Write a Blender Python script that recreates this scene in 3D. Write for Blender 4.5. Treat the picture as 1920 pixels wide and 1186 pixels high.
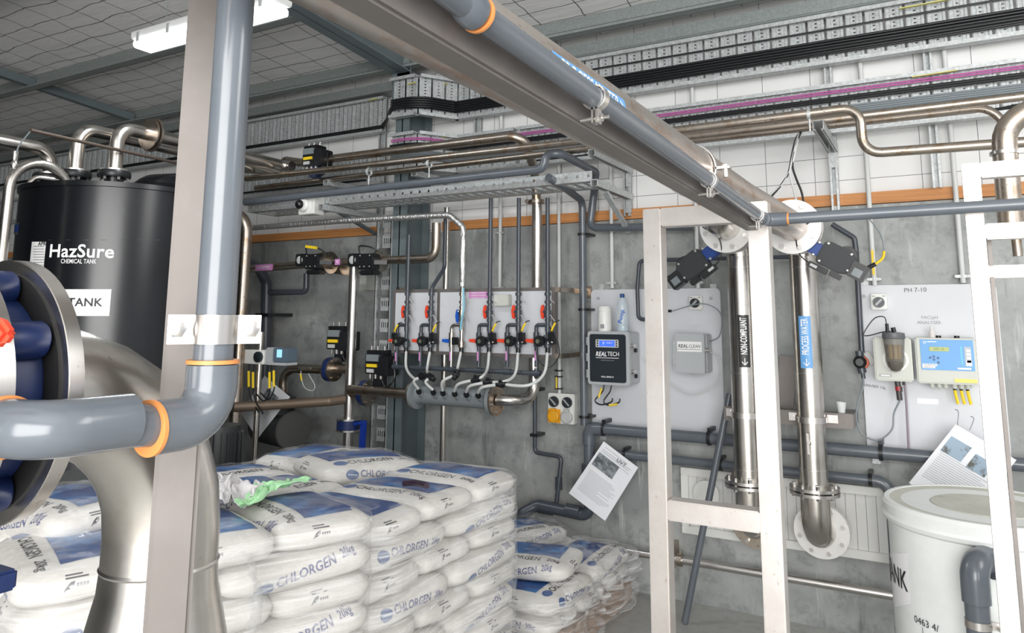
import bpy, bmesh, math, random
from mathutils import Vector, Matrix
from mathutils.bvhtree import BVHTree
random.seed(7)
for o in list(bpy.data.objects): bpy.data.objects.remove(o)
SC = bpy.context.scene; COL = SC.collection
V = Vector
# ------------------------------------------------------------------ camera
F_, CX, CY, YAW, PITCH, ROLL = 1395., 960., 386., .5172, .1478, .00576
Fw = V((-math.sin(YAW)*math.cos(PITCH), math.cos(YAW)*math.cos(PITCH), math.sin(PITCH)))
r0 = V((math.cos(YAW), math.sin(YAW), 0)); u0 = r0.cross(Fw)
Rt = r0*math.cos(ROLL)+u0*math.sin(ROLL); Up = -r0*math.sin(ROLL)+u0*math.cos(ROLL)
O = V((0, 0, 1.7))
cam = bpy.data.cameras.new('camera'); co = bpy.data.objects.new('camera', cam); COL.objects.link(co)
m = Matrix((Rt, Up, -Fw)).transposed().to_4x4(); m.translation = O; co.matrix_world = m
cam.sensor_fit = 'HORIZONTAL'; cam.sensor_width = 36; cam.lens = 36*F_/1920
cam.shift_x = 0; cam.shift_y = (CY-593)/1920; cam.clip_start = .02
SC.camera = co
# ------------------------------------------------------------------ light
SC.view_settings.view_transform = 'Standard'; SC.view_settings.look = 'None'
SC.view_settings.gamma = 1; SC.view_settings.use_curve_mapping = False
SC.view_settings.exposure = 0.3
wd = bpy.data.worlds.new('world'); SC.world = wd; wd.use_nodes = True
wn = wd.node_tree.nodes; bg = wn['Background']
bg.inputs[0].default_value = (.93, .96, 1, 1); bg.inputs[1].default_value = .7
def area(name, loc, tgt, sx, sy, power, col=(1, 1, 1)):
    l = bpy.data.lights.new(name, 'AREA'); l.shape = 'RECTANGLE'; l.size = sx; l.size_y = sy; l.energy = power; l.color = col
    o = bpy.data.objects.new(name, l); COL.objects.link(o); o.location = loc
    o.rotation_euler = (V(tgt)-V(loc)).to_track_quat('-Z', 'Y').to_euler(); return o
area('doorway_daylight', (1.6, -3.7, 2.0), (.0, 4.4, 1.2), 5.0, 3.4, 460, (1, .99, .97))
area('right_side_fill', (2.6, 2.0, 3.75), (.6, 3.9, 1.3), 1.6, 2.6, 80, (1, .99, .97))  # added fill lamp brightening the right side; the roof has no opening here

# ------------------------------------------------------------------ pixel -> point
def ray(px, py): return (px-CX)/F_*Rt-(py-CY)/F_*Up+Fw
def aY(px, py, y): d = ray(px, py); return O+d*(y/d.y)
def aZ(px, py, z): d = ray(px, py); return O+d*((z-1.7)/d.z)
def aX(px, py, x): d = ray(px, py); return O+d*(x/d.x)
def aD(px, py, k): return O+ray(px, py)*k
def zAt(p, py):                     # height of a vertical line through p where it shows at image row py
    lo, hi = -2., 6.
    for _ in range(40):
        mid = (lo+hi)/2; v = V((p[0], p[1], mid))-O
        if CY-F_*v.dot(Up)/v.dot(Fw) > py: lo = mid
        else: hi = mid
    return lo
W = 4.718
# ------------------------------------------------------------------ mesh builder
def basis(a):
    a = V(a).normalized(); h = V((0, 0, 1)) if abs(a.z) < .9 else V((1, 0, 0))
    x = h.cross(a).normalized(); return x, a.cross(x).normalized(), a
def fillet(pts, R, seg=7):
    pts = [V(p) for p in pts]
    if R <= 0 or len(pts) < 3: return pts
    out = [pts[0]]
    for i in range(1, len(pts)-1):
        a, b, c = pts[i-1], pts[i], pts[i+1]; d1 = (a-b); d2 = (c-b)
        l1, l2 = d1.length, d2.length; d1.normalize(); d2.normalize()
        ang = d1.angle(d2)
        if ang > math.pi-.02: out.append(b); continue
        t = min(R/math.tan(ang/2), l1*.49 if i > 1 else l1*.98, l2*.49 if i < len(pts)-2 else l2*.98)
        r = t*math.tan(ang/2); bis = (d1+d2).normalized(); cen = b+bis*(r/math.sin(ang/2))
        p, q = b+d1*t-cen, b+d2*t-cen; th = p.angle(q); n = p.cross(q).normalized()
        for k in range(seg+1): out.append(cen+Matrix.Rotation(th*k/seg, 3, n)@p)
    out.append(pts[-1]); return out
def smooth_path(pts, n=6):
    pts = [V(p) for p in pts]
    if len(pts) < 3: return pts
    P = [pts[0]*2-pts[1]]+pts+[pts[-1]*2-pts[-2]]; out = []
    for i in range(1, len(P)-2):
        a, b, c, d = P[i-1:i+3]
        for k in range(n):
            t = k/n; out.append(.5*((2*b)+(c-a)*t+(2*a-5*b+4*c-d)*t*t+(3*b-a-3*c+d)*t**3))
    out.append(pts[-1]); return out
SPLIT = {'side_rail', 'rung_plate', 'slot_row', 'coupling', 'orange_primer_ring', 'flange', 'pipe_clip', 'hinge', 'fixing_lug', 'screw', 'clip', 'hanging_chain', 'saddle', 'button', 'key', 'status_light', 'cell', 'cable_gland', 'top_cap',
         'connector', 'metal_tag', 'union_fitting', 'tee_fitting', 'loop_union', 'chrome_fitting', 'weld_seam', 'wall_plate', 'valve_flange', 'label_strip', 'dial_mark', 'print_line', 'fitting'}
def pieces(b):
    seen = set(); isl = []
    for v0 in b.verts:
        if v0 in seen: continue
        st = [v0]; seen.add(v0); vs = []
        while st:
            v = st.pop(); vs.append(v)
            for e in v.link_edges:
                w_ = e.other_vert(v)
                if w_ not in seen: seen.add(w_); st.append(w_)
        isl.append([vs, [min(v.co[i] for v in vs)-.001 for i in range(3)], [max(v.co[i] for v in vs)+.001 for i in range(3)]])
    ch = True
    while ch:
        ch = False
        for i in range(len(isl)):
            for j in range(i+1, len(isl)):
                A, B = isl[i], isl[j]
                if all(A[1][k] <= B[2][k] and B[1][k] <= A[2][k] for k in range(3)):
                    isl[i] = [A[0]+B[0], [min(A[1][k], B[1][k]) for k in range(3)], [max(A[2][k], B[2][k]) for k in range(3)]]; isl.pop(j); ch = True; break
            if ch: break
    out = []
    for vs, _, _ in isl:
        S_ = set(vs); out.append([f for f in b.faces if f.verts[0] in S_])
    return out
class MB:
    def __init__(s): s.b = bmesh.new()
    def vs(s, pts): return [s.b.verts.new(p) for p in pts]
    def face(s, pts):
        try: return s.b.faces.new(s.vs(pts))
        except ValueError: pass
    def ob(s, c, ax, ay, az):       # box from centre and three half vectors
        c, ax, ay, az = V(c), V(ax), V(ay), V(az)
        v = s.vs([c+ax*i+ay*j+az*k for i in (-1, 1) for j in (-1, 1) for k in (-1, 1)])
        for f in ((0, 1, 3, 2), (4, 6, 7, 5), (0, 4, 5, 1), (2, 3, 7, 6), (0, 2, 6, 4), (1, 5, 7, 3)): s.b.faces.new([v[i] for i in f])
        return s
    def box(s, lo, hi):
        lo, hi = V(lo), V(hi); c = (lo+hi)/2; h = (hi-lo)/2
        return s.ob(c, (h.x, 0, 0), (0, h.y, 0), (0, 0, h.z))
    def bar(s, a, b, w, h, up=(0, 0, 1)):       # rectangular bar from a to b
        a, b = V(a), V(b); d = (b-a); x = d.normalized().cross(V(up))
        if x.length < 1e-4: x = d.normalized().cross(V((0, 1, 0)))
        x.normalize(); u = x.cross(d.normalized())
        return s.ob((a+b)/2, d/2, x*w/2, u*h/2)
    def rbox(s, lo, hi, r, ax='y', n=5):        # box with rounded corners seen along axis
        lo, hi = V(lo), V(hi); i, j, k = {'y': (0, 2, 1), 'x': (1, 2, 0), 'z': (0, 1, 2)}[ax]; pts = []
        for cx, cz, a0 in ((hi[i]-r, hi[j]-r, 0), (lo[i]+r, hi[j]-r, 90), (lo[i]+r, lo[j]+r, 180), (hi[i]-r, lo[j]+r, 270)):
            for t in range(n+1):
                a = math.radians(a0+90*t/n); p = V((0, 0, 0)); p[i] = cx+r*math.cos(a); p[j] = cz+r*math.sin(a); p[k] = lo[k]; pts.append(p)
        e = V((0, 0, 0)); e[k] = hi[k]-lo[k]; return s.prism(pts, e)
    def prism(s, pts, e):
        pts = [V(p) for p in pts]; e = V(e); a = s.vs(pts); b = s.vs([p+e for p in pts]); n = len(pts)
        s.b.faces.new(a[::-1]); s.b.faces.new(b)
        for i in range(n): s.b.faces.new((a[i], a[(i+1) % n], b[(i+1) % n], b[i]))
        return s
    def tube(s, pts, r, n=14, bend=0, cap=True, smooth=0, rf=None):
        pts = smooth_path(pts, smooth) if smooth else fillet(pts, bend)
        q = [pts[0]]
        for p in pts[1:]:
            if (p-q[-1]).length > 1e-5: q.append(p)
        pts = q; N = len(pts)
        tg = [(pts[min(i+1, N-1)]-pts[max(i-1, 0)]).normalized() for i in range(N)]
        x, y, _ = basis(tg[0]); rings = []
        for i in range(N):
            if i:
                x = (x-tg[i]*x.dot(tg[i])).normalized(); y = tg[i].cross(x)
            rr = rf(i/(N-1)) if rf else r
            rings.append(s.vs([pts[i]+(x*math.cos(2*math.pi*k/n)+y*math.sin(2*math.pi*k/n))*rr for k in range(n)]))
        for i in range(N-1):
            for k in range(n): s.b.faces.new((rings[i][k], rings[i][(k+1) % n], rings[i+1][(k+1) % n], rings[i+1][k]))
        if cap: s.b.faces.new(rings[0][::-1]); s.b.faces.new(rings[-1])
        return s
    def cyl(s, a, b, r, r2=None, n=20): return s.lathe([(r, 0), (r2 if r2 is not None else r, (V(b)-V(a)).length)], a, V(b)-V(a), n)
    def lathe(s, prof, o, ax=(0, 0, 1), n=24, cap=True):
        x, y, a = basis(ax); o = V(o); rings = []
        for r, h in prof:
            r = max(r, 1e-5); rings.append(s.vs([o+a*h+(x*math.cos(2*math.pi*k/n)+y*math.sin(2*math.pi*k/n))*r for k in range(n)]))
        for i in range(len(rings)-1):
            for k in range(n): s.b.faces.new((rings[i][k], rings[i][(k+1) % n], rings[i+1][(k+1) % n], rings[i+1][k]))
        if cap: s.b.faces.new(rings[0][::-1]); s.b.faces.new(rings[-1])
        return s
    def ring(s, o, ax, ro, ri, t, n=32): # annulus plate
        return s.lathe([(ri, 0), (ro, 0), (ro, t), (ri, t), (ri, 0)], o, ax, n, cap=False)
    def hexes(s, o, ax, R, num, r, t, ph=0):
        x, y, a = basis(ax); o = V(o)
        for k in range(num):
            an = ph+2*math.pi*k/num; s.lathe([(r, 0), (r, t)], o+(x*math.cos(an)+y*math.sin(an))*R, a, 6)
        return s
    def sph(s, c, r, sc=(1, 1, 1), u=16, v=10):
        mt = Matrix.Translation(V(c))@Matrix.Diagonal((r*sc[0], r*sc[1], r*sc[2], 1))
        bmesh.ops.create_uvsphere(s.b, u_segments=u, v_segments=v, radius=1, matrix=mt); return s
    def build(s, name, mat, parent=None, label=None, bevel=0, flat=False, sub=0, kind=None):
        b = s.b
        if parent is not None and name in SPLIT:
            gs = pieces(b)
            if len(gs) > 1:
                o = None
                for g in gs:
                    m2 = MB(); mp = {}
                    for f in g:
                        try: m2.b.faces.new([mp.setdefault(v, None) or mp.__setitem__(v, m2.b.verts.new(v.co)) or mp[v] for v in f.verts])
                        except ValueError: pass
                    o = m2.build('\x00'+name, mat, parent, label, bevel, flat, sub, kind)
                b.free(); return o
        name = name.lstrip('\x00')
        bmesh.ops.recalc_face_normals(b, faces=b.faces)
        if bevel:
            es = [e for e in b.edges if len(e.link_faces) == 2 and e.calc_face_angle(0) > .7]
            bmesh.ops.bevel(b, geom=es, offset=bevel, segments=2, affect='EDGES', clamp_overlap=True)
        for f in b.faces: f.smooth = not flat
        if not flat:
            for e in b.edges:
                if len(e.link_faces) == 2 and e.calc_face_angle(0) > .62: e.smooth = False
        if parent is None:
            lo = [min(v.co[i] for v in b.verts) for i in range(3)]; hi = [max(v.co[i] for v in b.verts) for i in range(3)]
            org = V(((lo[0]+hi[0])/2, (lo[1]+hi[1])/2, lo[2]))
        else: org = world_loc(parent)
        bmesh.ops.translate(b, verts=b.verts, vec=-org)
        me = bpy.data.meshes.new(name); b.to_mesh(me); b.free(); me.materials.append(mat)
        o = bpy.data.objects.new(name, me); COL.objects.link(o)
        if parent is None: o.location = org
        else: o.parent = parent
        if sub: o.modifiers.new('subdivision', 'SUBSURF').levels = sub; o.modifiers[-1].render_levels = sub
        if label: o['label'] = label
        if kind: o['kind'] = kind
        return o
def world_loc(o):
    p = V(o.location)
    while o.parent: o = o.parent; p += o.location
    return p
def T(name, label, cat, loc, group=None):
    o = bpy.data.objects.new(name, None); COL.objects.link(o); o.location = V(loc); o.empty_display_size = .05
    o['label'] = label; o['category'] = cat
    if group: o['group'] = group
    return o
def S(name, mb, mat, label, cat, group=None, **k):
    o = mb.build(name, mat, None, label, **k); o['category'] = cat
    if group: o['group'] = group
    return o
def struct(name, mb, mat, **k): o = mb.build(name, mat, None, **k); o['kind'] = 'structure'; return o
def text(s, name, p, right, up, size, mat, parent, bold=0, align='CENTER', squeeze=1, bvh=None, cast=None, label=None, fit=None, local=False, off=.0012):
    cu = bpy.data.curves.new('t', 'FONT'); cu.body = s; cu.size = 1; cu.align_x = align; cu.align_y = 'CENTER'; cu.offset = bold; cu.resolution_u = 3; cu.space_character = 1+bold*2.2
    to = bpy.data.objects.new('t', cu); me = bpy.data.meshes.new_from_object(to)
    bpy.data.objects.remove(to); bpy.data.curves.remove(cu)
    R, U = V(right).normalized(), V(up).normalized(); N = R.cross(U); p = V(p); org = V((0, 0, 0)) if local else world_loc(parent)
    if fit:
        xs = [v.co.x for v in me.vertices]; squeeze = fit/((max(xs)-min(xs))*size)
    if bvh:
        b = bmesh.new(); b.from_mesh(me); bmesh.ops.subdivide_edges(b, edges=[e for e in b.edges if e.calc_length() > .25], cuts=2); b.to_mesh(me); b.free()
    for v in me.vertices:
        q = p+R*v.co.x*size*squeeze+U*v.co.y*size
        if bvh:
            h = bvh.ray_cast(q-V(cast)*.3, V(cast))
            if h[0]: q = h[0]-V(cast)*off
            else: q = q
        v.co = q-org
    me.materials.append(mat); o = bpy.data.objects.new(name, me); COL.objects.link(o); o.parent = parent
    if label: o['label'] = label
    return o
# ------------------------------------------------------------------ materials
MAT = {}
def mat(name, col, rough=.5, metal=0, spec=.5, trans=0, alpha=1, noise=None, bump=None, emit=None, coat=0, aniso=0, ior=None):
    """noise=(scale, colour2, low, high[, stretch]) mixes colour2 in; bump=(scale, strength)"""
    if name in MAT: return MAT[name]
    M = bpy.data.materials.new(name); M.use_nodes = True; nt = M.node_tree; B = nt.nodes['Principled BSDF']
    B.inputs['Base Color'].default_value = (*col, 1); B.inputs['Roughness'].default_value = rough; B.inputs['Metallic'].default_value = metal
    B.inputs['Specular IOR Level'].default_value = spec; B.inputs['Transmission Weight'].default_value = trans; B.inputs['Alpha'].default_value = alpha
    B.inputs['Coat Weight'].default_value = coat
    if ior: B.inputs['IOR'].default_value = ior
    if emit: B.inputs['Emission Color'].default_value = (*emit[0], 1); B.inputs['Emission Strength'].default_value = emit[1]
    tc = None
    def coord(st=(1, 1, 1)):
        nonlocal tc
        if tc is None: tc = nt.nodes.new('ShaderNodeNewGeometry')
        mp = nt.nodes.new('ShaderNodeMapping'); mp.inputs['Scale'].default_value = st; nt.links.new(tc.outputs['Position'], mp.inputs[0]); return mp.outputs[0]
    prev = None
    for n in (noise if isinstance(noise, list) else [noise] if noise else []):
        t = nt.nodes.new('ShaderNodeTexNoise'); t.inputs['Scale'].default_value = n[0]; t.inputs['Detail'].default_value = 6; t.inputs['Roughness'].default_value = .65
        nt.links.new(coord(n[4] if len(n) > 4 else (1, 1, 1)), t.inputs['Vector'])
        r = nt.nodes.new('ShaderNodeMapRange'); r.inputs[1].default_value = n[2]; r.inputs[2].default_value = n[3]; nt.links.new(t.outputs['Fac'], r.inputs[0])
        x = nt.nodes.new('ShaderNodeMix'); x.data_type = 'RGBA'; nt.links.new(r.outputs[0], x.inputs[0])
        if prev: nt.links.new(prev, x.inputs[6])
        else: x.inputs[6].default_value = (*col, 1)
        x.inputs[7].default_value = (*n[1], 1); prev = x.outputs[2]
    if prev: nt.links.new(prev, B.inputs['Base Color'])
    if bump:
        t = nt.nodes.new('ShaderNodeTexNoise'); t.inputs['Scale'].default_value = bump[0]; t.inputs['Detail'].default_value = 4
        nt.links.new(coord(bump[2] if len(bump) > 2 else (1, 1, 1)), t.inputs['Vector'])
        q = nt.nodes.new('ShaderNodeBump'); q.inputs['Strength'].default_value = bump[1]; q.inputs['Distance'].default_value = .01; nt.links.new(t.outputs['Fac'], q.inputs['Height']); nt.links.new(q.outputs[0], B.inputs['Normal'])
    MAT[name] = M; return M
def lines_mat(name, col, line, sx, sy, ax, width, wob, rough=.5, off=(0, 0), metal=0, noise=None, bump=None):
    """a surface crossed by thin lines every sx / sy metres along two world axes"""
    M = mat(name, col, rough, metal, noise=noise, bump=bump); nt = M.node_tree; N = nt.nodes; L = nt.links; B = N['Principled BSDF']
    g = N.new('ShaderNodeNewGeometry'); t = N.new('ShaderNodeTexNoise'); t.inputs['Scale'].default_value = 2.2; t.inputs['Detail'].default_value = 3
    L.new(g.outputs['Position'], t.inputs['Vector'])
    sb = N.new('ShaderNodeVectorMath'); sb.operation = 'SUBTRACT'; L.new(t.outputs['Color'], sb.inputs[0]); sb.inputs[1].default_value = (.5, .5, .5)
    sc = N.new('ShaderNodeVectorMath'); sc.operation = 'SCALE'; L.new(sb.outputs[0], sc.inputs[0]); sc.inputs['Scale'].default_value = wob
    ad = N.new('ShaderNodeVectorMath'); ad.operation = 'ADD'; L.new(g.outputs['Position'], ad.inputs[0]); L.new(sc.outputs[0], ad.inputs[1])
    sp = N.new('ShaderNodeSeparateXYZ'); L.new(ad.outputs[0], sp.inputs[0]); outs = []
    def mt(op, a, b):
        n = N.new('ShaderNodeMath'); n.operation = op
        for i, v in enumerate((a, b)):
            if v is None: continue
            if isinstance(v, (int, float)): n.inputs[i].default_value = v
            else: L.new(v, n.inputs[i])
        return n.outputs[0]
    for a, s, of in ((ax[0], sx, off[0]), (ax[1], sy, off[1])):
        f = mt('FRACT', mt('DIVIDE', mt('ADD', sp.outputs['XYZ'.index(a)], 100*s+of), s), None)
        outs.append(mt('LESS_THAN', f, width/s))
    fac = mt('MAXIMUM', outs[0], outs[1])
    x = N.new('ShaderNodeMix'); x.data_type = 'RGBA'; L.new(fac, x.inputs[0]); x.inputs[7].default_value = (*line, 1)
    src = B.inputs['Base Color'].links[0].from_socket if B.inputs['Base Color'].links else None
    if src: L.new(src, x.inputs[6])
    else: x.inputs[6].default_value = (*col, 1)
    L.new(x.outputs[2], B.inputs['Base Color']); return M
concrete = mat('concrete_wall', (.245, .26, .255), .5, noise=[(1.3, (.40, .41, .40), .42, .62), (9, (.17, .18, .18), .52, .75), (3.2, (.50, .52, .50), .60, .74, (5, 5, .55)), (2.4, (.16, .17, .165), .58, .72, (4, 4, .5))], bump=(14, .15))
floor_m = mat('concrete_floor', (.36, .36, .345), .6, noise=[(1.1, (.46, .46, .44), .4, .65), (16, (.28, .28, .27), .5, .8)], bump=(20, .12))
lining = lines_mat('white_wall_lining', (.80, .80, .79), (.12, .12, .13), .283, .142, 'XZ', .0032, .006, .45, off=(.03, .045), bump=(5, .25))
foil = lines_mat('roof_insulation', (.86, .85, .84), (.10, .10, .10), .33, .17, 'XY', .007, .11, .42, bump=(3.5, .9, (1, 3, 1)))
timber = mat('timber', (.62, .27, .09), .55, noise=(5, (.45, .19, .06), .4, .7, (.4, 8, 14)))
galv = mat('galvanised', (.47, .49, .49), .45, .4, noise=[(60, (.60, .63, .64), .45, .6), (18, (.36, .38, .38), .55, .75)])
galv_d = mat('galvanised_purlin', (.25, .28, .275), .5, .35, noise=[(70, (.31, .34, .335), .45, .62)])
steelp = mat('painted_steel', (.115, .145, .155), .5, noise=(3, (.14, .17, .18), .4, .7))
ss = mat('stainless', (.62, .59, .55), .27, 1, noise=[(7, (.48, .44, .39), .5, .72), (60, (.22, .15, .10), .66, .76)])
ss_fl = mat('flange_face', (.78, .77, .75), .5, .5, noise=(30, (.66, .62, .58), .6, .75))
ss_b = mat('stainless_bright', (.66, .635, .61), .30, 1, noise=(40, (.5, .42, .36), .62, .75))
ss_st = mat('stainless_stained', (.50, .44, .38), .34, 1, noise=[(14, (.40, .29, .20), .5, .66), (70, (.12, .08, .05), .60, .70)])
ss_tube = mat('stainless_tube', (.76, .72, .69), .42, .75, noise=[(4, (.66, .61, .57), .42, .68), (85, (.40, .27, .19), .64, .74, (1, 1, .6))])
ss_post = mat('stainless_post', (.19, .172, .16), .5, .45, noise=[(5, (.22, .20, .19), .45, .65), (45, (.17, .10, .07), .66, .76, (1, 1, .5))])
ss_rust = mat('stainless_rusty', (.56, .51, .47), .36, .92, noise=[(22, (.42, .28, .20), .5, .72, (1, .35, 1)), (90, (.28, .16, .09), .62, .72)])
pvc = mat('grey_pvc', (.10, .115, .135), .25, spec=.6, noise=(4, (.12, .135, .155), .4, .7))
pvc_n = mat('grey_pvc_near', (.115, .13, .15), .2, spec=.6, noise=(9, (.135, .15, .17), .4, .7))
pvc_d = mat('dark_pvc', (.055, .065, .08), .3)
pvc_l = mat('light_grey_pvc', (.21, .235, .245), .35)
orange = mat('orange_primer', (.70, .27, .08), .45)
blackp = mat('black_plastic', (.012, .013, .015), .35)
blackr = mat('black_rubber', (.015, .015, .015), .6)
tankb = mat('black_tank_plastic', (.006, .007, .009), .25, spec=.5, noise=(1.5, (.008, .009, .012), .4, .7), bump=(3, .1))
hdpe = mat('white_board', (.62, .635, .665), .4)
hdpe_e = mat('white_board_edge', (.62, .63, .65), .45)
tankw = mat('white_tank_plastic', (.80, .82, .80), .35, noise=(5, (.72, .75, .73), .4, .7))
tanktop = mat('tank_lid_dusty', (.50, .50, .43), .5, noise=[(5, (.60, .60, .54), .4, .65), (9, (.38, .32, .24), .62, .78)])
whitep = mat('white_plastic', (.78, .78, .75), .35)
greyp = mat('grey_plastic', (.40, .41, .41), .4)
boxg = mat('enclosure_grey', (.42, .44, .45), .42)
boxc = mat('enclosure_cream', (.56, .57, .52), .42)
darkface = mat('dark_faceplate', (.02, .027, .033), .3)
blued = mat('valve_blue', (.008, .02, .085), .38, noise=(30, (.012, .03, .12), .4, .7))
blueb = mat('bright_blue', (.01, .10, .50), .4)
yellow = mat('yellow_marker', (.85, .60, .02), .45)
red = mat('red_handle', (.80, .07, .03), .38)
orange_s = mat('orange_socket', (.75, .36, .02), .3)
labelblue = mat('label_blue', (.13, .36, .70), .4)
labelwhite = mat('label_white', (.85, .85, .85), .4)
labelblack = mat('label_black', (.015, .015, .015), .4)
labelpink = mat('label_pink', (.62, .26, .55), .45)
ink = mat('ink_black', (.02, .02, .025), .5)
inkb = mat('ink_violet', (.10, .11, .24), .5)
inkg = mat('ink_grey', (.30, .30, .31), .5)
inkw = mat('ink_white', (.9, .9, .9), .4)
lcd = mat('lcd_blue', (.02, .05, .5), .3, emit=((.05, .13, .9), 1.1))
lcd2 = mat('lcd_pale', (.3, .6, .8), .3, emit=((.3, .62, .85), .6))
lcdg = mat('lcd_green', (.36, .42, .10), .3)
ptfe = mat('translucent_hose', (.60, .62, .60), .3, spec=.6)
paper = mat('paper', (.80, .81, .84), .4)
conduit = mat('grey_conduit', (.62, .63, .62), .45)
galvbox = mat('switch_grey', (.50, .51, .50), .4)
insul = mat('foil_insulation', (.62, .62, .61), .3, .85, bump=(70, 1.0, (1, .3, .3)))
insulv = mat('foil_insulation_down', (.66, .66, .65), .3, .85, bump=(70, 1.0, (.3, .3, 1)))
lampm = mat('lamp_diffuser', (1, 1, 1), .4, emit=((.93, .97, 1), 3.2))
lampb = mat('lamp_body', (.72, .73, .72), .45)
woodp = mat('pallet_wood', (.30, .18, .10), .7, noise=(20, (.20, .12, .07), .4, .7))
clear = mat('clear_plastic', (.85, .92, 1), .06, trans=.9, ior=1.2)
smoke = mat('smoky_cup', (.80, .80, .80), .05, trans=.85, ior=1.2)
amber = mat('amber_cells', (.55, .38, .16), .4)
clothg = mat('green_cloth', (.42, .78, .42), .85, noise=(40, (.50, .84, .50), .4, .6), bump=(160, .5))
clothw = mat('white_cloth', (.72, .70, .71), .85, bump=(120, .5))
motor = mat('dark_motor', (.03, .032, .034), .45)
sackm = mat('sack_white', (.60, .58, .545), .42, noise=[(5, (.69, .67, .64), .42, .62)], bump=(26, .35))
sackblue = mat('sack_blue_print', (.015, .05, .19), .4, noise=(5, (.02, .20, .52), .48, .66))
cable_g = mat('grey_cable', (.22, .25, .27), .45)
pinkc = mat('magenta_cable', (.48, .10, .34), .45)
def film_mat(lo=.16, hi=.55, nm='stretch_film'):
    M = bpy.data.materials.new(nm); M.use_nodes = True; nt = M.node_tree; N = nt.nodes; L = nt.links
    B = N['Principled BSDF']; B.inputs['Base Color'].default_value = (.86, .86, .86, 1); B.inputs['Roughness'].default_value = .16
    g = N.new('ShaderNodeNewGeometry'); mp = N.new('ShaderNodeMapping'); mp.inputs['Scale'].default_value = (1.2, 1.2, 26); mp.inputs['Rotation'].default_value = (.12, .05, 0)
    L.new(g.outputs['Position'], mp.inputs[0]); t = N.new('ShaderNodeTexNoise'); t.inputs['Scale'].default_value = 3; t.inputs['Detail'].default_value = 5; L.new(mp.outputs[0], t.inputs['Vector'])
    r = N.new('ShaderNodeMapRange'); r.inputs[1].default_value = .46; r.inputs[2].default_value = .72; r.inputs[3].default_value = lo; r.inputs[4].default_value = hi; L.new(t.outputs['Fac'], r.inputs[0])
    L.new(r.outputs[0], B.inputs['Alpha'])
    t2 = N.new('ShaderNodeTexNoise'); t2.inputs['Scale'].default_value = 14; t2.inputs['Detail'].default_value = 3; L.new(g.outputs['Position'], t2.inputs['Vector'])
    bp = N.new('ShaderNodeBump'); bp.inputs['Strength'].default_value = .45; bp.inputs['Distance'].default_value = .02; L.new(t2.outputs['Fac'], bp.inputs['Height']); L.new(bp.outputs[0], B.inputs['Normal'])
    return M
film = film_mat(); film_t = film_mat(.05, .38, 'loose_film')
# ================================================================== setting
struct('floor', MB().box((-14, -5, -.1), (6, 7, 0)), floor_m)
ZT = 2.352
struct('wall_back', MB().box((-14, W, -.05), (6, W+.2, ZT)), concrete)
struct('wall_back', MB().box((-14, W+.03, ZT), (6, W+.2, 4.2)), lining)
struct('wall_left', MB().box((-14.2, -5, 0), (-14, 7, 5)), mat('left_wall', (.10, .11, .11), .7))
struct('wall_front', MB().box((-14, -4.2, 0), (-3.0, -4.0, 4.6)), mat('left_wall', (0, 0, 0)))  # unseen wall added to cut ambient light on the left and darken reflections
def zc(y): return 3.742+.087*(4.4-y)
struct('ceiling', MB().prism([(-14, W+.1, zc(W+.1)), (6, W+.1, zc(W+.1)), (6, -3.98, zc(-3.98)), (-14, -3.98, zc(-3.98))], (0, 0, .05)), foil)
# timber plate along the top of the concrete, broken behind the column
for a, b in ((-14, -3.93), (-3.30, 6)):
    struct('trim_1', MB().box((a, W-.012, ZT+.005), (b, W+.03, ZT+.072)), timber)
# purlins and girt
for y, h, a, b in ((4.45, .135, -14, 6), (3.48, .135, -14, 6), (2.4, .135, -14, 6), (1.3, .135, -14, 6), (.2, .135, -14, 6)):
    z1 = zc(y)-.004; mb = MB()
    mb.box((a, y-.004, z1-h), (b, y+.004, z1)); mb.box((a, y, z1-.008), (b, y+.075, z1)); mb.box((a, y-.075, z1-h), (b, y, z1-h+.008))
    mb.box((a, y-.077, z1-h), (b, y-.071, z1-h+.018)); mb.box((a, y+.071, z1-.022), (b, y+.077, z1)); mb.box((a, y-.012, z1-h*.62), (b, y+.004, z1-h*.38))
    struct('trim_2', mb, galv_d)
mb = MB(); mb.box((-14, 4.56, 3.50), (-3.60, 4.68, 3.515)); mb.box((-14, 4.55, 3.50), (-3.6, 4.56, 3.575)); mb.box((-3.2, 4.56, 3.50), (6, 4.68, 3.515)); mb.box((-3.2, 4.55, 3.505), (6, 4.56, 3.585))
struct('trim_3', mb, galv_d)
# purlin bridging
for x in (-6.9,):
    mb = MB()
    for y0, y1 in ((3.50, 4.42), (2.42, 3.46)):
        mb.bar((x, y0, zc(y0)-.09), (x, y1, zc(y1)-.09), .07, .07)
    struct('trim_4', mb, steelp)
# portal column and rafter
XC0, XC1 = aY(730, 640, 4.42).x, aY(756, 640, 4.42).x
mb = MB(); mb.box((XC0, 4.42, 0), (XC1, 4.432, 3.60)); mb.box((XC0, 4.70, 0), (XC1, 4.714, 3.62)); mb.box(((XC0+XC1)/2-.005, 4.42, 0), ((XC0+XC1)/2+.005, 4.71, 3.62))
struct('trim_5', mb, steelp)
XR0, XR1 = -3.60, -3.43
def zr(y): return 3.565+.085*(4.5-y)
mb = MB()
for dz, t, a, b in ((0, .012, XR0, XR1), (.20, .012, XR0, XR1)):
    mb.prism([(a, 4.5, zr(4.5)+dz), (b, 4.5, zr(4.5)+dz), (b, -1, zr(-1)+dz), (a, -1, zr(-1)+dz)], (0, 0, t))
mb.prism([(-3.52, 4.5, zr(4.5)), (-3.51, 4.5, zr(4.5)), (-3.51, -1, zr(-1)), (-3.52, -1, zr(-1))], (0, 0, .2))
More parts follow.
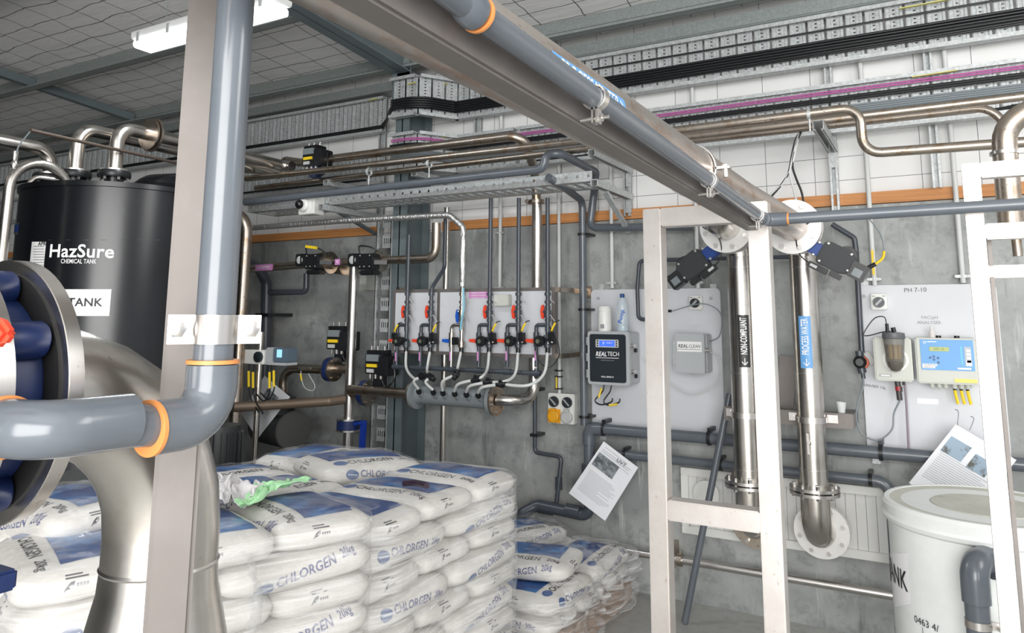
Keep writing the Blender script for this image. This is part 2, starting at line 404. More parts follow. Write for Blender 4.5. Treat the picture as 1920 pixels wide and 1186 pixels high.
mb.box((XR0, 4.42, 3.3), (XR1, 4.432, 3.60)); mb.box((XR0, 4.432, 3.545), (XR1, 4.7, 3.56)); mb.box((XR1-.01, 4.42, 3.2), (XR1, 4.432, 3.7))
struct('trim_6', mb, steelp)
# a board-lined recess panel low on the wall, behind the two process pipes
a, b = aY(1277, 876, W-.03), aY(1690, 1052, W-.03); c_ = aY(1664, 921, W-.03)
px0, px1, pz0, pz1 = a.x, b.x+.5, .415, .80
pz1 = aY(1300, 877, W-.03).z; pz0 = aY(1500, 1030, W-.03).z
t = T('wall_hatch_panel', 'cream framed ribbed panel fixed low on concrete wall behind two pipes', 'panel', (px0, W-.03, pz0))
mb = MB()
fr = .045
mb.box((px0, W-.045, pz1-fr), (px1, W+.0, pz1)); mb.box((px0, W-.045, pz0), (px1, W, pz0+fr)); mb.box((px0, W-.045, pz0+fr), (px0+fr, W, pz1-fr)); mb.box((px1-fr, W-.045, pz0+fr), (px1, W, pz1-fr))
mb.build('panel_frame', mat('cream_frame', (.74, .74, .71), .45), t, bevel=.003)
mb = MB(); x = px0+fr
while x < px1-fr-.01:
    mb.box((x, W-.022, pz0+fr), (min(x+.050, px1-fr), W, pz1-fr)); x += .052
mb.build('ribbed_sheet', mat('cream_sheet', (.70, .70, .68), .5), t)

# ================================================================== cable trays
def tray(name, label, segs, z0, z1, y, pitch=.093):
    """perforated cable tray standing on edge: segs = list of ((x,y),(x,y))"""
    t = T(name, label, 'cable tray', (segs[0][0][0], segs[0][0][1], z0), 'cable trays on the wall')
    side = MB(); rib = MB(); web = MB()
    for (ax, ay), (bx, by) in segs:
        d = V((bx-ax, by-ay, 0)); L = d.length; d.normalize(); n = V((-d.y, d.x, 0)); A = V((ax, ay, 0))
        if n.y > 0: n = -n
        for z in (z0, z1):
            side.ob(A+d*L/2+V((0, 0, z))+n*.02, d*L/2, n*.03, V((0, 0, .005))); s_ = -1 if z == z1 else 1
            side.ob(A+d*L/2+V((0, 0, z+s_*.006))+n*.05, d*L/2, n*.003, V((0, 0, .012)))
        k = int(L/pitch); pp = L/max(k, 1)
        for i in range(k):
            c = A+d*(pp*(i+.5)); w = pp*.87; zm = (z0+z1)/2; zh = (z1-z0)/2-.006
            for s_ in (-1, 1):
                rib.ob(c+d*s_*w*.285+V((0, 0, zm)), d*w*.215, n*.002, V((0, 0, zh)))
                rib.ob(c+d*s_*w*.40+V((0, 0, zm))+n*.005, d*w*.05, n*.005, V((0, 0, zh*.92)))
                rib.ob(c+d*s_*w*.17+V((0, 0, zm))+n*.003, d*w*.025, n*.003, V((0, 0, zh*.92)))
            z = z0+.018
            while z < z1-.012:
                rib.ob(c+V((0, 0, z)), d*w*.075, n*.002, V((0, 0, .0075))); z += .024
    side.build('side_rail', galv, t); rib.build('perforated_base', galv, t)
    return t
YT = 4.64
xl = aY(725, 220, YT).x
tray('cable_tray', 'upper perforated cable tray running left of the steel column', [((-12, YT), (xl, YT))], 3.185, 3.475, YT)
# centre piece stepping round the column
p0, p1, p2 = aZ(733, 246, 3.20), aZ(786, 236, 3.20), aZ(855, 250, 3.19)
q0 = (aY(735, 250, 4.37).x, 4.37); q1 = (aY(783, 235, 4.37).x, 4.37); q2 = (aY(858, 232, YT).x, YT)
tray('cable_tray', 'upper cable tray stepping out round the steel column', [(q0, q1), (q1, q2), (q2, (-2.6, YT))], 3.195, 3.50, YT, .105)
tray('cable_tray', 'upper cable tray under the girt right of the diagonal beam, carrying thick black cables', [((-2.58, YT), (3.2, YT))], 3.195, 3.495, YT, .105)
tray('cable_tray', 'lower cable tray left of the steel column behind the stainless pipes', [((-12, YT), (xl, YT))], 2.76, 3.02, YT)
tray('cable_tray', 'lower cable tray stepping out round the steel column with magenta cable', [(q0, q1), (q1, q2), (q2, (-2.6, YT))], 2.78, 3.06, YT, .105)
tray('cable_tray', 'lower cable tray right of the diagonal beam with magenta and grey cables', [((-2.58, YT), (3.2, YT))], 2.775, 3.06, YT, .105)
for px, py, y, w_, lb_ in ((1735, 8, YT-.06, .26, 'far right end of the upper cable tray'), (826, 160, YT-.10, .12, 'upper cable tray just right of the column'), (700, 187, YT-.06, .09, 'right end of the tray left of the column'), (772, 157, 4.31, .07, 'upper cable tray in front of the column'), (1752, 139, YT-.06, .22, 'lower cable tray at far right'), (826, 259, YT-.1, .12, 'lower cable tray just right of the column')):
    p = aY(px, py, y); S('earth_strap', MB().bar(p-V((w_/2, 0, 0)), p+V((w_/2, 0, .004)), .02, .006), mat('earth_green', (.50, .52, .22), .5, noise=(30, (.62, .56, .16), .4, .6)), 'short yellow-green earth strap on the '+lb_, 'strap')
# cable bundles
def cable(label, pts, r, m=blackp, group=None, sm=4, cat='cable', name='cable', n=8):
    return S(name, MB().tube(pts, r, n, smooth=sm), m, label, cat, group)
def tpath(dz, dy, z, x0=-12, x1=3.2, left=True, step=.055):
    pts = []
    if left: pts += [(x0, YT-.02-dy, z-.0+dz), (-6, YT-.02-dy, z+dz), (xl-.25, YT-.02-dy, z+dz), (xl, YT-.03-dy, z+dz+step*.3)]
    dd = V((q2[0]-q1[0], q2[1]-q1[1], 0)).normalized(); nn = V((dd.y, -dd.x, 0))*(.02+dy); zz = z+dz+step
    a1, a2, a3 = V((q1[0], q1[1], zz))+nn+dd*.05, V((q1[0], q1[1], zz))*.5+V((q2[0], q2[1], zz))*.5+nn, V((q2[0], q2[1], zz))+nn-dd*.05
    pts += [(q0[0]+.02, q0[1]-.02-dy, zz), (q1[0]-.06, q1[1]-.02-dy, zz), (a1.x, a1.y, zz), (a2.x, a2.y, zz), (a3.x, a3.y, zz), (q2[0]+.12, q2[1]-.02-dy, zz),
            (-1.8, YT-.02-dy, z+dz+step), (-.4, YT-.02-dy, z+dz+step*1.1), (x1, YT-.02-dy, z+dz+step*1.1)]
    return pts
k = 0
for i in range(5):
    for j in range(2):
        z = 3.20+.017*i+.006*j+random.uniform(-.002, .002); dy = .012+.017*j
        cable('black cable in the thick bundle lying along the upper cable tray', tpath(0, dy, z, left=(i < 3 and j == 0), step=.052), .0075, group='black cables along the upper tray')
S('cable', MB().tube([(-2.58, YT-.03, 3.412), (-1, YT-.03, 3.405), (.6, YT-.03, 3.41), (3.2, YT-.03, 3.41)], .006, 8, smooth=4), blackp, 'single black cable running high along the upper cable tray', 'cable')
for i, (z, r) in enumerate(((3.0, .0045), (3.013, .0045))):
    cable('magenta cable running along the lower cable tray', tpath(0, .015, z-.05, left=False), r, pinkc, group='magenta cables on the lower tray')
for i in range(2):
    cable('black cable under the magenta ones on the lower cable tray', tpath(0, .02+.006*i, 2.918-.016*i, left=False), .009, group='black cables under the magenta ones')
for i in range(6):
    cable('slim grey cable in the flat bundle on the lower cable tray', tpath(0, .015, 2.884-.0115*i-.02, left=False, x0=-2), .0055, cable_g, group='grey cables on the lower tray')
cable('thin black cable along the bottom of the lower cable tray, right of the beam', [(-2.5, YT-.03, 2.802), (-1, YT-.03, 2.80), (0.2, YT-.03, 2.80), (.8, YT-.04, 2.83), (3, YT-.03, 2.84)], .009)
cable('thin black cable along the lower tray left of the column', [(-9, YT-.03, 2.80), (-6, YT-.03, 2.805), (-4, YT-.03, 2.80)], .008)
# strut channels standing on the wall behind the trays
for px, py0, py1, lb in ((1568, 100, 402, 'galvanised strut channel on the wall at the cantilever pipe bracket'), (1762, 230, 352, 'wide galvanised strut on the wall right of the pipe bracket'), (1176, 200, 405, 'slotted galvanised upright carrying the right cantilever arms'),
                         (892, 232, 300, 'galvanised strut between the trays right of the column'), (710, 180, 405, 'galvanised upright carrying the left cantilever arms')):
    p = aY(px, 400, W-.04); w = .022
    mb = MB(); z0 = zAt(p, py1); 
    mb.box((p.x-w, W-.045, z0), (p.x-w+.004, W, 3.55)); mb.box((p.x+w-.004, W-.045, z0), (p.x+w, W, 3.55)); mb.box((p.x-w, W-.006, z0), (p.x+w, W, 3.55))
    mb.box((p.x-w, W-.047, z0), (p.x-w+.012, W-.043, 3.55)); mb.box((p.x+w-.012, W-.047, z0), (p.x+w, W-.043, 3.55))
    S('strut_channel', mb, galv, lb, 'strut')
# vertical perforated cable ladder left of the valve board
xa, xb = aY(700, 620, 4.45).x, aY(733, 620, 4.45).x
t = T('cable_ladder', 'vertical galvanised perforated cable ladder between the column and the tall stainless pipe', 'cable tray', ((xa+xb)/2, 4.5, 0))
mb = MB()
for x in (xa, xb-.03): mb.box((x, 4.45, .0), (x+.006, 4.53, 2.42)); mb.box((x, 4.45, 0), (x+.022, 4.455, 2.42))
for x in (xb+.006, xb+.02): mb.box((x, 4.45, 0), (x+.006, 4.53, 2.42))
mb.build('side_rail', galv, t)
z = .3; mb = MB()
while z < 2.4:
    mb.box((xa+.02, 4.50, z), (xb-.03, 4.505, z+.10)); z += .16
mb.build('rung_plate', galv, t)
mb = MB(); z = .3
while z < 2.4:
    for k in range(5):
        x = xa+.035+k*(xb-xa-.08)/4.6; mb.box((x, 4.498, z+.035), (x+.006, 4.5005, z+.075))
    z += .16
mb.build('slot_row', mat('slot_dark', (.03, .035, .035), .7), t)

# ================================================================== cantilever arms and lower tray
def arm(label, fx, fy, bx, by, zf=None, sz=.041):
    """square-section strut arm from the wall (bx,by at the wall) to a front end showing at fx,fy"""
    pb = aY(bx, by, W-.05); pf = aZ(fx, fy, pb.z); pf = V((pb.x, min(pf.y, W-.2), pb.z))
    mb = MB(); t_ = .005; h = sz/2
    for dx, dz, wx, wz in ((-h, 0, t_, h), (h, 0, t_, h), (0, h, h, t_)): mb.box((pb.x+dx-(wx if dx == 0 else t_/2), pf.y, pb.z+dz-(wz if dz == 0 else t_/2)), (pb.x+dx+(wx if dx == 0 else t_/2), W-.02, pb.z+dz+(wz if dz == 0 else t_/2)))
    mb.box((pb.x-h, pf.y, pb.z-h), (pb.x-h+.011, W-.02, pb.z-h+t_)); mb.box((pb.x+h-.011, pf.y, pb.z-h), (pb.x+h, W-.02, pb.z-h+t_))
    mb.box((pb.x-h, W-.05, pb.z-h-.09), (pb.x+h, W-.045, pb.z-h)); mb.hexes((pb.x, W-.045, pb.z-h-.045), (0, -1, 0), 0, 1, .012, .012)
    S('cantilever_arm', mb, galv, label, 'bracket'); return pb, pf
arm('upper right galvanised cantilever arm under the stainless pipes', 1101, 287, 1178, 319)
b2, f2 = arm('lower right galvanised cantilever arm holding the perforated tray end', 1110, 343, 1178, 368)
arm('galvanised cantilever arm on the white wall holding the stained pipes at right', 1522, 236, 1561, 278, sz=.05)
arm('galvanised cantilever arm behind the steel column under the lower pipes', 797, 322, 850, 345)
arm('upper left galvanised cantilever arm beneath the actuator valve', 592, 344, 700, 362)
arm('lower left galvanised cantilever arm behind the grey siren box', 600, 388, 712, 408)
S('diagonal_brace', MB().bar((b2.x, f2.y+.18, b2.z-.03), (b2.x, W-.05, b2.z-.24), .035, .02), galv, 'galvanised diagonal brace under the lower right cantilever arm', 'brace')
S('diagonal_brace', MB().bar((aY(712, 408, W).x, 4.1, 2.52), (aY(712, 408, W).x, W-.05, 2.36), .035, .02), steelp, 'dark diagonal brace under the lower left cantilever arm', 'brace')
# horizontal perforated tray
zt = aY(1178, 368, W-.05).z+.022
yf = aZ(1109, 338, zt).y; xr = aY(1110, 330, yf).x; xl2 = aY(465, 388, yf).x
t = T('perforated_tray', 'long horizontal perforated galvanised tray hanging below the grey pipes', 'cable tray', ((xl2+xr)/2, yf+.1, zt))
def perf(name, y, z0, z1, x0, x1):
    mb = MB(); x = x0; s_ = .075
    mb.box((x0, y, z0), (x1, y+.002, z0+(z1-z0)*.36)); mb.box((x0, y, z0+(z1-z0)*.66), (x1, y+.002, z1))
    while x < x1: mb.box((x, y, z0+(z1-z0)*.36), (min(x+s_*.78, x1), y+.002, z0+(z1-z0)*.66)); x += s_
    mb.build(name, galv, t)
perf('front_rail', yf, zt, zt+.06, xl2, xr); perf('rear_rail', yf+.30, zt, zt+.055, xl2, xr)
mb = MB(); mb.box((xl2, yf, zt-.003), (xr, yf+.06, zt)); mb.box((xl2, yf+.24, zt-.003), (xr, yf+.30, zt)); x = xl2
while x < xr-.03: mb.box((x, yf+.06, zt-.003), (x+.03, yf+.24, zt)); x += .075
mb.build('tray_base', galv, t)
# ================================================================== stainless pipes under the ceiling
def pipe(label, pts, r, m=ss, bend=.07, group=None, cat='pipe', name='stainless_pipe', n=18, bands=()):
    mb = MB().tube(pts, r, n, bend)
    o = mb.build(name, m, None, label); o['category'] = cat
    if group: o['group'] = group
    return o
def clamp_ring(mb, c, ax, r, w=.02):
    mb.lathe([(r+.002, -w/2), (r+.004, -w/2), (r+.004, w/2), (r+.002, w/2)], c, ax, 20)
Y1 = 4.12
a = aY(600, 300, Y1); b = aY(972, 259, Y1)
pipe('stainless pipe right of the actuated valve, bending down at its right end', [(aY(560, 306, Y1).x, Y1, a.z), (b.x+.05, Y1, a.z-.01), (aY(1012, 700, 4.5).x, 4.43, a.z-.22), (aY(1012, 700, 4.5).x, 4.46, 2.44)], .031, ss_st, .10)
Y2 = 3.9
z2 = aY(1000, 277, Y2).z
e1 = aY(1595, 206, Y2)
zA = aY(1500, 214, Y2).z
pipe('long stained stainless pipe along the wall, dropping through an S-bend at right', [(aY(462, 335, Y2).x, Y2, aY(462, 335, Y2).z), (aY(1240, 248, Y2).x, Y2, aY(1240, 248, Y2).z), (aY(1612, 205, Y2).x, Y2, zA), (aY(1618, 285, Y2).x, Y2, aY(1618, 288, Y2).z), (aY(1930, 266, Y2).x, Y2, aY(1925, 266, Y2).z)], .0235, ss_st, .085)
pipe('stainless pipe behind the S-bend, nearest the cables', [(aY(480, 345, 4.15).x, 4.15, aY(900, 305, 4.15).z), (aY(1240, 262, 4.15).x, 4.15, aY(1240, 262, 4.15).z), (aY(1930, 179, 4.15).x+.5, 4.15, aY(1924, 179, 4.15).z)], .022, ss_st)
pc = aY(1855, 200, 4.28)
pipe('stainless pipe whose right end turns down behind the thick riser', [(-1.75, 4.28, pc.z), (pc.x+.05, 4.28, pc.z), (pc.x+.06, 4.28, 2.0)], .021, ss_st, .12)
yr = 3.25; pr = aY(1884, 300, yr)
t = T('riser_pipe', 'thick bright stainless riser pipe behind the right frame, elbowing right at the top', 'pipe', (pr.x, yr, 1.9))
MB().tube([(pr.x+2.4, yr-.03, zAt((pr.x, yr), 205)), (pr.x+.005, yr, zAt((pr.x, yr), 212)), (pr.x, yr, 2.02)], .041, 20, .12).build('pipe_body', ss_st, t)
zc_ = zAt((pr.x, yr), 287)
mb = MB(); clamp_ring(mb, (pr.x, yr, zc_), (0, 0, 1), .043, .012); mb.box((pr.x+.04, yr-.01, zc_-.005), (pr.x+.09, yr+.01, zc_+.005)); mb.hexes((pr.x+.075, yr, zc_-.02), (0, 0, 1), 0, 1, .009, .04); mb.build('saddle_clamp', ss_b, t)
# small clips on the pipes
for px, py, y in ((692, 322, 3.9), (805, 307, 3.9), (1517, 214, 3.9)):
    p = aY(px, py, y); mb = MB(); mb.lathe([(.0245, -.008), (.028, -.008), (.028, .008), (.0245, .008)], (p.x, y, p.z), (1, 0, 0), 16, cap=False); mb.cyl((p.x, y, p.z-.026), (p.x, y, p.z-.09), .005, n=8)
    S('pipe_clip', mb, galv, 'dark pipe clip on the long stained pipe '+{692: 'below the black actuated valve', 805: 'above the column arm', 1517: 'at the right cantilever arm'}[px], 'clip')
# grey PVC pipes above the perforated tray
Y3 = 3.98
zg = aY(820, 343, Y3).z
pipe('grey plastic pipe lying above the perforated tray', [(aY(460, 374, Y3).x, Y3, zg-.0), (aY(1020, 312, Y3).x, Y3, zg+.02), (aY(1022, 300, Y3).x, Y3, zg+.11), (aY(1022, 300, Y3).x+.10, Y3, zg+.11), (aY(1100, 318, 4.35).x, 4.5, zg+.08), (aY(1100, 360, 4.5).x, 4.62, zg-.05), (aY(1105, 380, 4.62).x, 4.62, aY(1105, 427, 4.62).z), (aY(1300, 420, 4.62).x, 4.62, aY(1300, 424, 4.62).z)], .026, pvc, .05, name='plastic_pipe')
pv = aY(1092, 400, 4.60)
zj = aY(1100, 797, 4.6).z
t = T('plastic_pipe', 'tall grey plastic pipe dropping from the tray to the elbow by the display box', 'pipe', (pv.x, 4.6, zj))
MB().tube([(aY(1035, 325, 4.1).x, 4.05, zg-.02), (aY(1060, 340, 4.3).x, 4.3, zg-.05), (pv.x, 4.60, zg-.09), (pv.x, 4.60, zj)], .025, 16, .06).build('pipe_run', pvc, t)
mb = MB()
for py in (439, 580, 781):
    z = zAt(pv, py); mb.lathe([(.026, -.008), (.034, -.008), (.034, .008), (.026, .008)], (pv.x, 4.6, z), (0, 0, 1), 16, cap=False); mb.box((pv.x-.035, 4.6, z-.008), (pv.x+.045, W, z+.008))
mb.build('pipe_clip', blackp, t)
# horizontal drain line below the boards
y4 = 4.58
z4 = aY(1400, 827, y4).z
xe = aY(1800, 850, y4).x
t = T('drain_pipe', 'grey plastic pipe crossing in front of both white boards\' lower edges', 'pipe', (pv.x, y4, z4))
MB().tube([(aY(1104, 805, y4).x, y4, z4), (2.2, y4, z4)], .034, 18).build('pipe_run', pvc, t)
x0 = aY(1104, 805, y4).x
mb = MB().tube([(x0+.10, y4, z4), (x0, y4, z4), (x0, y4, z4-.10)], .042, 18, .05); mb.build('elbow', pvc, t)
MB().tube([(x0, y4, z4-.06), (x0, y4, .62)], .034, 18).build('down_pipe', pvc, t)
mb = MB()
for px in (1132, 1330, 1650):
    x = aY(px, 820, y4).x; mb.lathe([(.035, -.01), (.042, -.01), (.042, .01), (.035, .01)], (x, y4, z4), (1, 0, 0), 16, cap=False); mb.box((x-.012, y4+.0, z4+.035), (x+.012, W, z4+.058))
mb.build('pipe_clip', blackp, t)
z5 = aY(1400, 876, 4.63).z; xq = aY(1668, 903, 4.63).x
t = T('waste_pipe', 'thinner grey plastic pipe below the boards ending in an elbow by the white tank', 'pipe', (xq, 4.63, z5))
MB().tube([(aY(1150, 850, 4.63).x, 4.63, z5), (xq, 4.63, z5), (xq, 4.63, z5-.5)], .027, 18, .07).build('pipe_run', pvc, t)
MB().tube([(xq-.1, 4.63, z5), (xq, 4.63, z5), (xq, 4.63, z5-.1)], .031, 18, .07).build('elbow', pvc, t)
mb = MB()
for px in (1172, 1352, 1631):
    x = aY(px, 880, 4.63).x; mb.lathe([(.028, -.01), (.034, -.01), (.034, .01), (.028, .01)], (x, 4.63, z5), (1, 0, 0), 16, cap=False); mb.box((x-.01, 4.63, z5+.028), (x+.012, W, z5+.045))
mb.build('pipe_clip', blackp, t)
# thin pipe stepping down to the black trap
xt = aY(1003, 700, 4.62).x
zz = [zAt((xt, 4.62), k) for k in (850, 1000)]
p1_ = aY(1053, 856, 4.62); p2_ = aY(1043, 935, 4.62)
t = T('stepped_waste_pipe', 'thin dark plastic pipe stepping right down the wall under the valve board', 'pipe', (xt, 4.62, p2_.z))
MB().tube([(xt, 4.62, aY(1003, 690, 4.62).z), (xt, 4.62, p1_.z+.01), (p1_.x, 4.62, p1_.z), (p1_.x-.03, 4.60, p2_.z-.03)], .014, 12, .03).build('pipe_run', pvc_d, t)
mb = MB()
for py in (730, 815): z = zAt((xt, 4.62), py); mb.box((xt-.028, 4.6, z-.01), (xt+.028, W, z+.01))
mb.build('pipe_clip', blackp, t)
mb = MB(); mb.cyl((p1_.x-.022, 4.62, zAt(p1_, 918)), (p1_.x-.022, 4.62, zAt(p1_, 895)), .024); mb.build('coupling', pvc_d, t)
zb = zAt((xt, 4.55), 948); xk = aY(1130, 950, 4.58).x; xj = aY(985, 955, 4.58).x
t = T('black_drain_trap', 'black drain pipe with coupling low on the wall behind the sack pile', 'pipe', ((xk+xj)/2, 4.58, zb-.2))
MB().tube([(x0, 4.585, .85), (x0, 4.585, zb-.02), (aY(1010, 945, 4.58).x, 4.56, zb+.01), (xj, 4.5, zb-.05), (xj-.02, 4.5, zb-.4)], .036, 16, .06).build('pipe_run', pvc_d, t)
mb = MB(); 
for px in (1024, 1075): x = aY(px, 945, 4.58).x; mb.cyl((x-.05, 4.58, zb), (x+.05, 4.58, zb-.005), .043)
mb.cyl((x0, 4.585, zAt((x0, 4.58), 890)), (x0, 4.585, zAt((x0, 4.58), 870)), .052); mb.build('coupling', pvc_d, t)
# long low stainless rail on the wall
zl = aY(1400, 1070, 4.6).z
t = T('low_stainless_pipe', 'slim stainless pipe running low along the wall behind the leaning pole', 'pipe', (-.9, 4.6, zl))
MB().tube([(aY(1120, 1030, 4.6).x-.6, 4.6, zl), (1.6, 4.6, zl)], .023, 16).build('pipe_run', ss_b, t)
mb = MB(); x = aY(1275, 1045, 4.6).x; mb.lathe([(.024, -.015), (.036, -.015), (.036, .015), (.024, .015)], (x, 4.6, zl), (1, 0, 0), 20); mb.hexes((x, 4.6, zl+.03), (0, 0, 1), 0, 1, .008, .03); mb.box((x-.06, 4.62, zl-.06), (x-.04, W, zl+.08)); mb.build('clamp', ss_st, t)

# ================================================================== process pipes with flanges
def bolts(parent, c, ax, R, num, r, t_, m=ss_b, ph=.3):
    x, y, a = basis(ax); c = V(c)
    for k in range(num):
        an = ph+2*math.pi*k/num; p = c+(x*math.cos(an)+y*math.sin(an))*R
        MB().lathe([(r, 0), (r, t_)], p, a, 6).build('bolt', m, parent)
YP = 4.36
def process(name, label, px0, px1, py1, wl, txt, tcol, lcol, tp0, tp1, side):
    x = aY(px0, 600, YP).x; t = T(name, label, 'pipe', (x, YP, .6))
    ztop = zAt((x, YP), 480); zfl = zAt((x, YP), py1); zel = zfl-.245
    MB().tube([(x, YP, ztop), (x, YP, zfl)], .072, 32).build('pipe_body', ss, t)
    mb = MB()
    for py in (500, 700, 882): clamp_ring(mb, (x, YP, zAt((x, YP-.07), py)), (0, 0, 1), .0705, .004)
    mb.build('weld_seam', ss_b, t)
    # lower flange pair and elbow into the wall
    mb = MB(); mb.lathe([(.072, 0), (.125, 0), (.125, .016), (.072, .016)], (x, YP, zfl+.004), (0, 0, 1), 40); mb.lathe([(.072, 0), (.125, 0), (.125, .016), (.072, .016)], (x, YP, zfl-.020), (0, 0, 1), 40)
    f = mb.build('joint_flange', ss_b, t); bolts(f, (x, YP, zfl-.034), (0, 0, 1), .103, 8, .011, .072)
    MB().tube([(x, YP, zfl-.01), (x, YP, zel), (x, 4.53, zel)], .074, 32, .14).build('elbow', ss, t)
    MB().cyl((x, 4.56, zel), (x, W, zel), .078, n=32).build('wall_stub', ss_st, t)
    mb = MB(); mb.lathe([(.078, 0), (.142, 0), (.142, .022), (.078, .022)], (x, 4.545, zel), (0, -1, 0), 48); mb.lathe([(.078, 0), (.142, 0), (.142, .022), (.078, .022)], (x, 4.572, zel), (0, -1, 0), 48); f = mb.build('wall_flange', ss_fl if side > 0 else ss_st, t)
    bolts(f, (x, 4.523, zel), (0, -1, 0), .115, 8, .012, .014)
    # top elbow turning into the room, flange pair with valve between
    zc1 = zAt((x, 4.10), 426); zu = zc1
    MB().tube([(x, YP, ztop), (x, YP, zc1), (x, 4.14, zc1)], .073, 32, .17).build('upper_elbow', ss, t)
    MB().lathe([(.078, 0), (.142, 0), (.142, .02), (.078, .02)], (x, 4.155, zc1), (0, -1, 0), 40).build('rear_flange', ss_b, t)
    MB().lathe([(.06, 0), (.112, 0), (.112, .05), (.06, .05)], (x, 4.133, zc1), (0, -1, 0), 32).build('valve_body', blued, t)
    f = MB().lathe([(.078, 0), (.142, 0), (.142, .02), (.078, .02)], (x, 4.082, zc1), (0, -1, 0), 48).build('upper_flange', ss_fl, t)
    bolts(f, (x, 4.062, zc1), (0, -1, 0), .115, 8, .014, .014)
    # label
    za, zb_ = zAt((x, YP-.07), tp0), zAt((x, YP-.07), tp1); dl = V((0-x, -YP, 0)).normalized(); dl = Matrix.Rotation(-.10 if side > 0 else .1, 3, 'Z')@dl
    mb = MB(); hw = .42
    import itertools
    for k in range(8):
        a0, a1 = -hw+2*hw*k/8, -hw+2*hw*(k+1)/8
        d0, d1 = Matrix.Rotation(a0, 3, 'Z')@dl, Matrix.Rotation(a1, 3, 'Z')@dl; c = V((x, YP, 0))
        mb.face([c+d0*.0735+V((0, 0, zb_)), c+d1*.0735+V((0, 0, zb_)), c+d1*.0735+V((0, 0, za)), c+d0*.0735+V((0, 0, za))])
    lb = mb.build('label_band', lcol, t)
    text(txt, 'lettering', V((x, YP, (za+zb_)/2+.028))+dl*.0755, (0, 0, 1), Matrix.Rotation(-math.pi/2, 3, 'Z')@dl, .050, tcol, lb, .012, fit=za-zb_-.085)
    d90 = Matrix.Rotation(-math.pi/2, 3, 'Z')@dl; c = V((x, YP, zb_+.03))+dl*.0765
    mb = MB(); mb.bar(c-V((0, 0, .018)), c+V((0, 0, .02)), .004, .001, dl)
    for s_ in (-1, 1): mb.bar(c-V((0, 0, .018)), c+d90*s_*.015, .004, .001, dl)
    mb.build('arrow', tcol, lb)
    return t, x, zu
tn, xn, zun = process('effluent_pipe', 'tall stainless pipe marked NON-COMPLIANT, behind the square frame\'s right post', 1391, 0, 905, 0, 'NON-COMPLIANT', inkw, labelblack, 590, 688, -1)
tp, xp, zup = process('process_pipe', 'tall stainless pipe marked PROCESS WATER with a blue label', 1511, 0, 918, 0, 'PROCESS WATER', inkw, labelblue, 592, 690, 1)
# box-section support across both pipes
ys = YP+.085; zs = zAt((xp, YP), 789)
t = T('pipe_support_beam', 'square stainless support beam clamped behind both tall pipes', 'bracket', (xp, ys+.03, zs))
xs0, xs1 = aY(1357, 785, ys).x, aY(1600, 790, ys).x
MB().box((xs0, ys, zs-.04), (xs1, ys+.08, zs+.04)).build('beam', ss_post, t, bevel=.004)
for x in (xn, xp):
    mb = MB(); mb.lathe([(.073, -.015), (.079, -.015), (.079, .015), (.073, .015)], (x, YP, zs+.01), (0, 0, 1), 32); mb.box((x-.125, ys-.012, zs-.012), (x-.07, ys, zs+.03)); mb.box((x+.07, ys-.012, zs-.012), (x+.125, ys, zs+.03)); mb.hexes((x-.105, ys-.012, zs+.01), (0, -1, 0), 0, 1, .01, .01); mb.hexes((x+.105, ys-.012, zs+.01), (0, -1, 0), 0, 1, .01, .01)
    mb.build('pipe_clamp', ss_b, t)
mb = MB(); mb.box((xs0, ys+.08, zs-.035), (xs0+.05, W, zs+.03)); mb.box((xs1-.07, ys+.08, zs-.035), (xs1, W, zs+.035)); mb.bar((aY(1470, 780, W-.06).x, W-.06, zs), (aY(1480, 672, W-.06).x, W-.06, zAt((xp, W), 668)), .10, .012, (0, 1, 0)); mb.build('wall_plate', ss_post, t)
c = aY(1578, 772, ys+.03)
S('plastic_cup', MB().lathe([(.018, 0), (.026, .055), (.024, .055), (.017, .002)], (c.x, ys+.03, zs+.041), (0, 0, 1), 20, cap=False), mat('cup_clear', (.85, .87, .88), .2, alpha=.55), 'small clear plastic cup standing on the stainless support beam', 'cup')
p = aY(1516, 830, YP-.08)
t = T('sample_tap', 'tiny sampling tap on the front of the PROCESS WATER pipe', 'tap', (p.x, p.y, p.z-.03))
mb = MB(); mb.sph(p, .015); mb.cyl(p, p+V((0, .03, 0)), .006); mb.bar(p+V((-.001, -.015, .05)), p+V((.001, -.015, -.055)), .012, .004, (0, 1, 0)); mb.build('tap_body', ss_b, t)
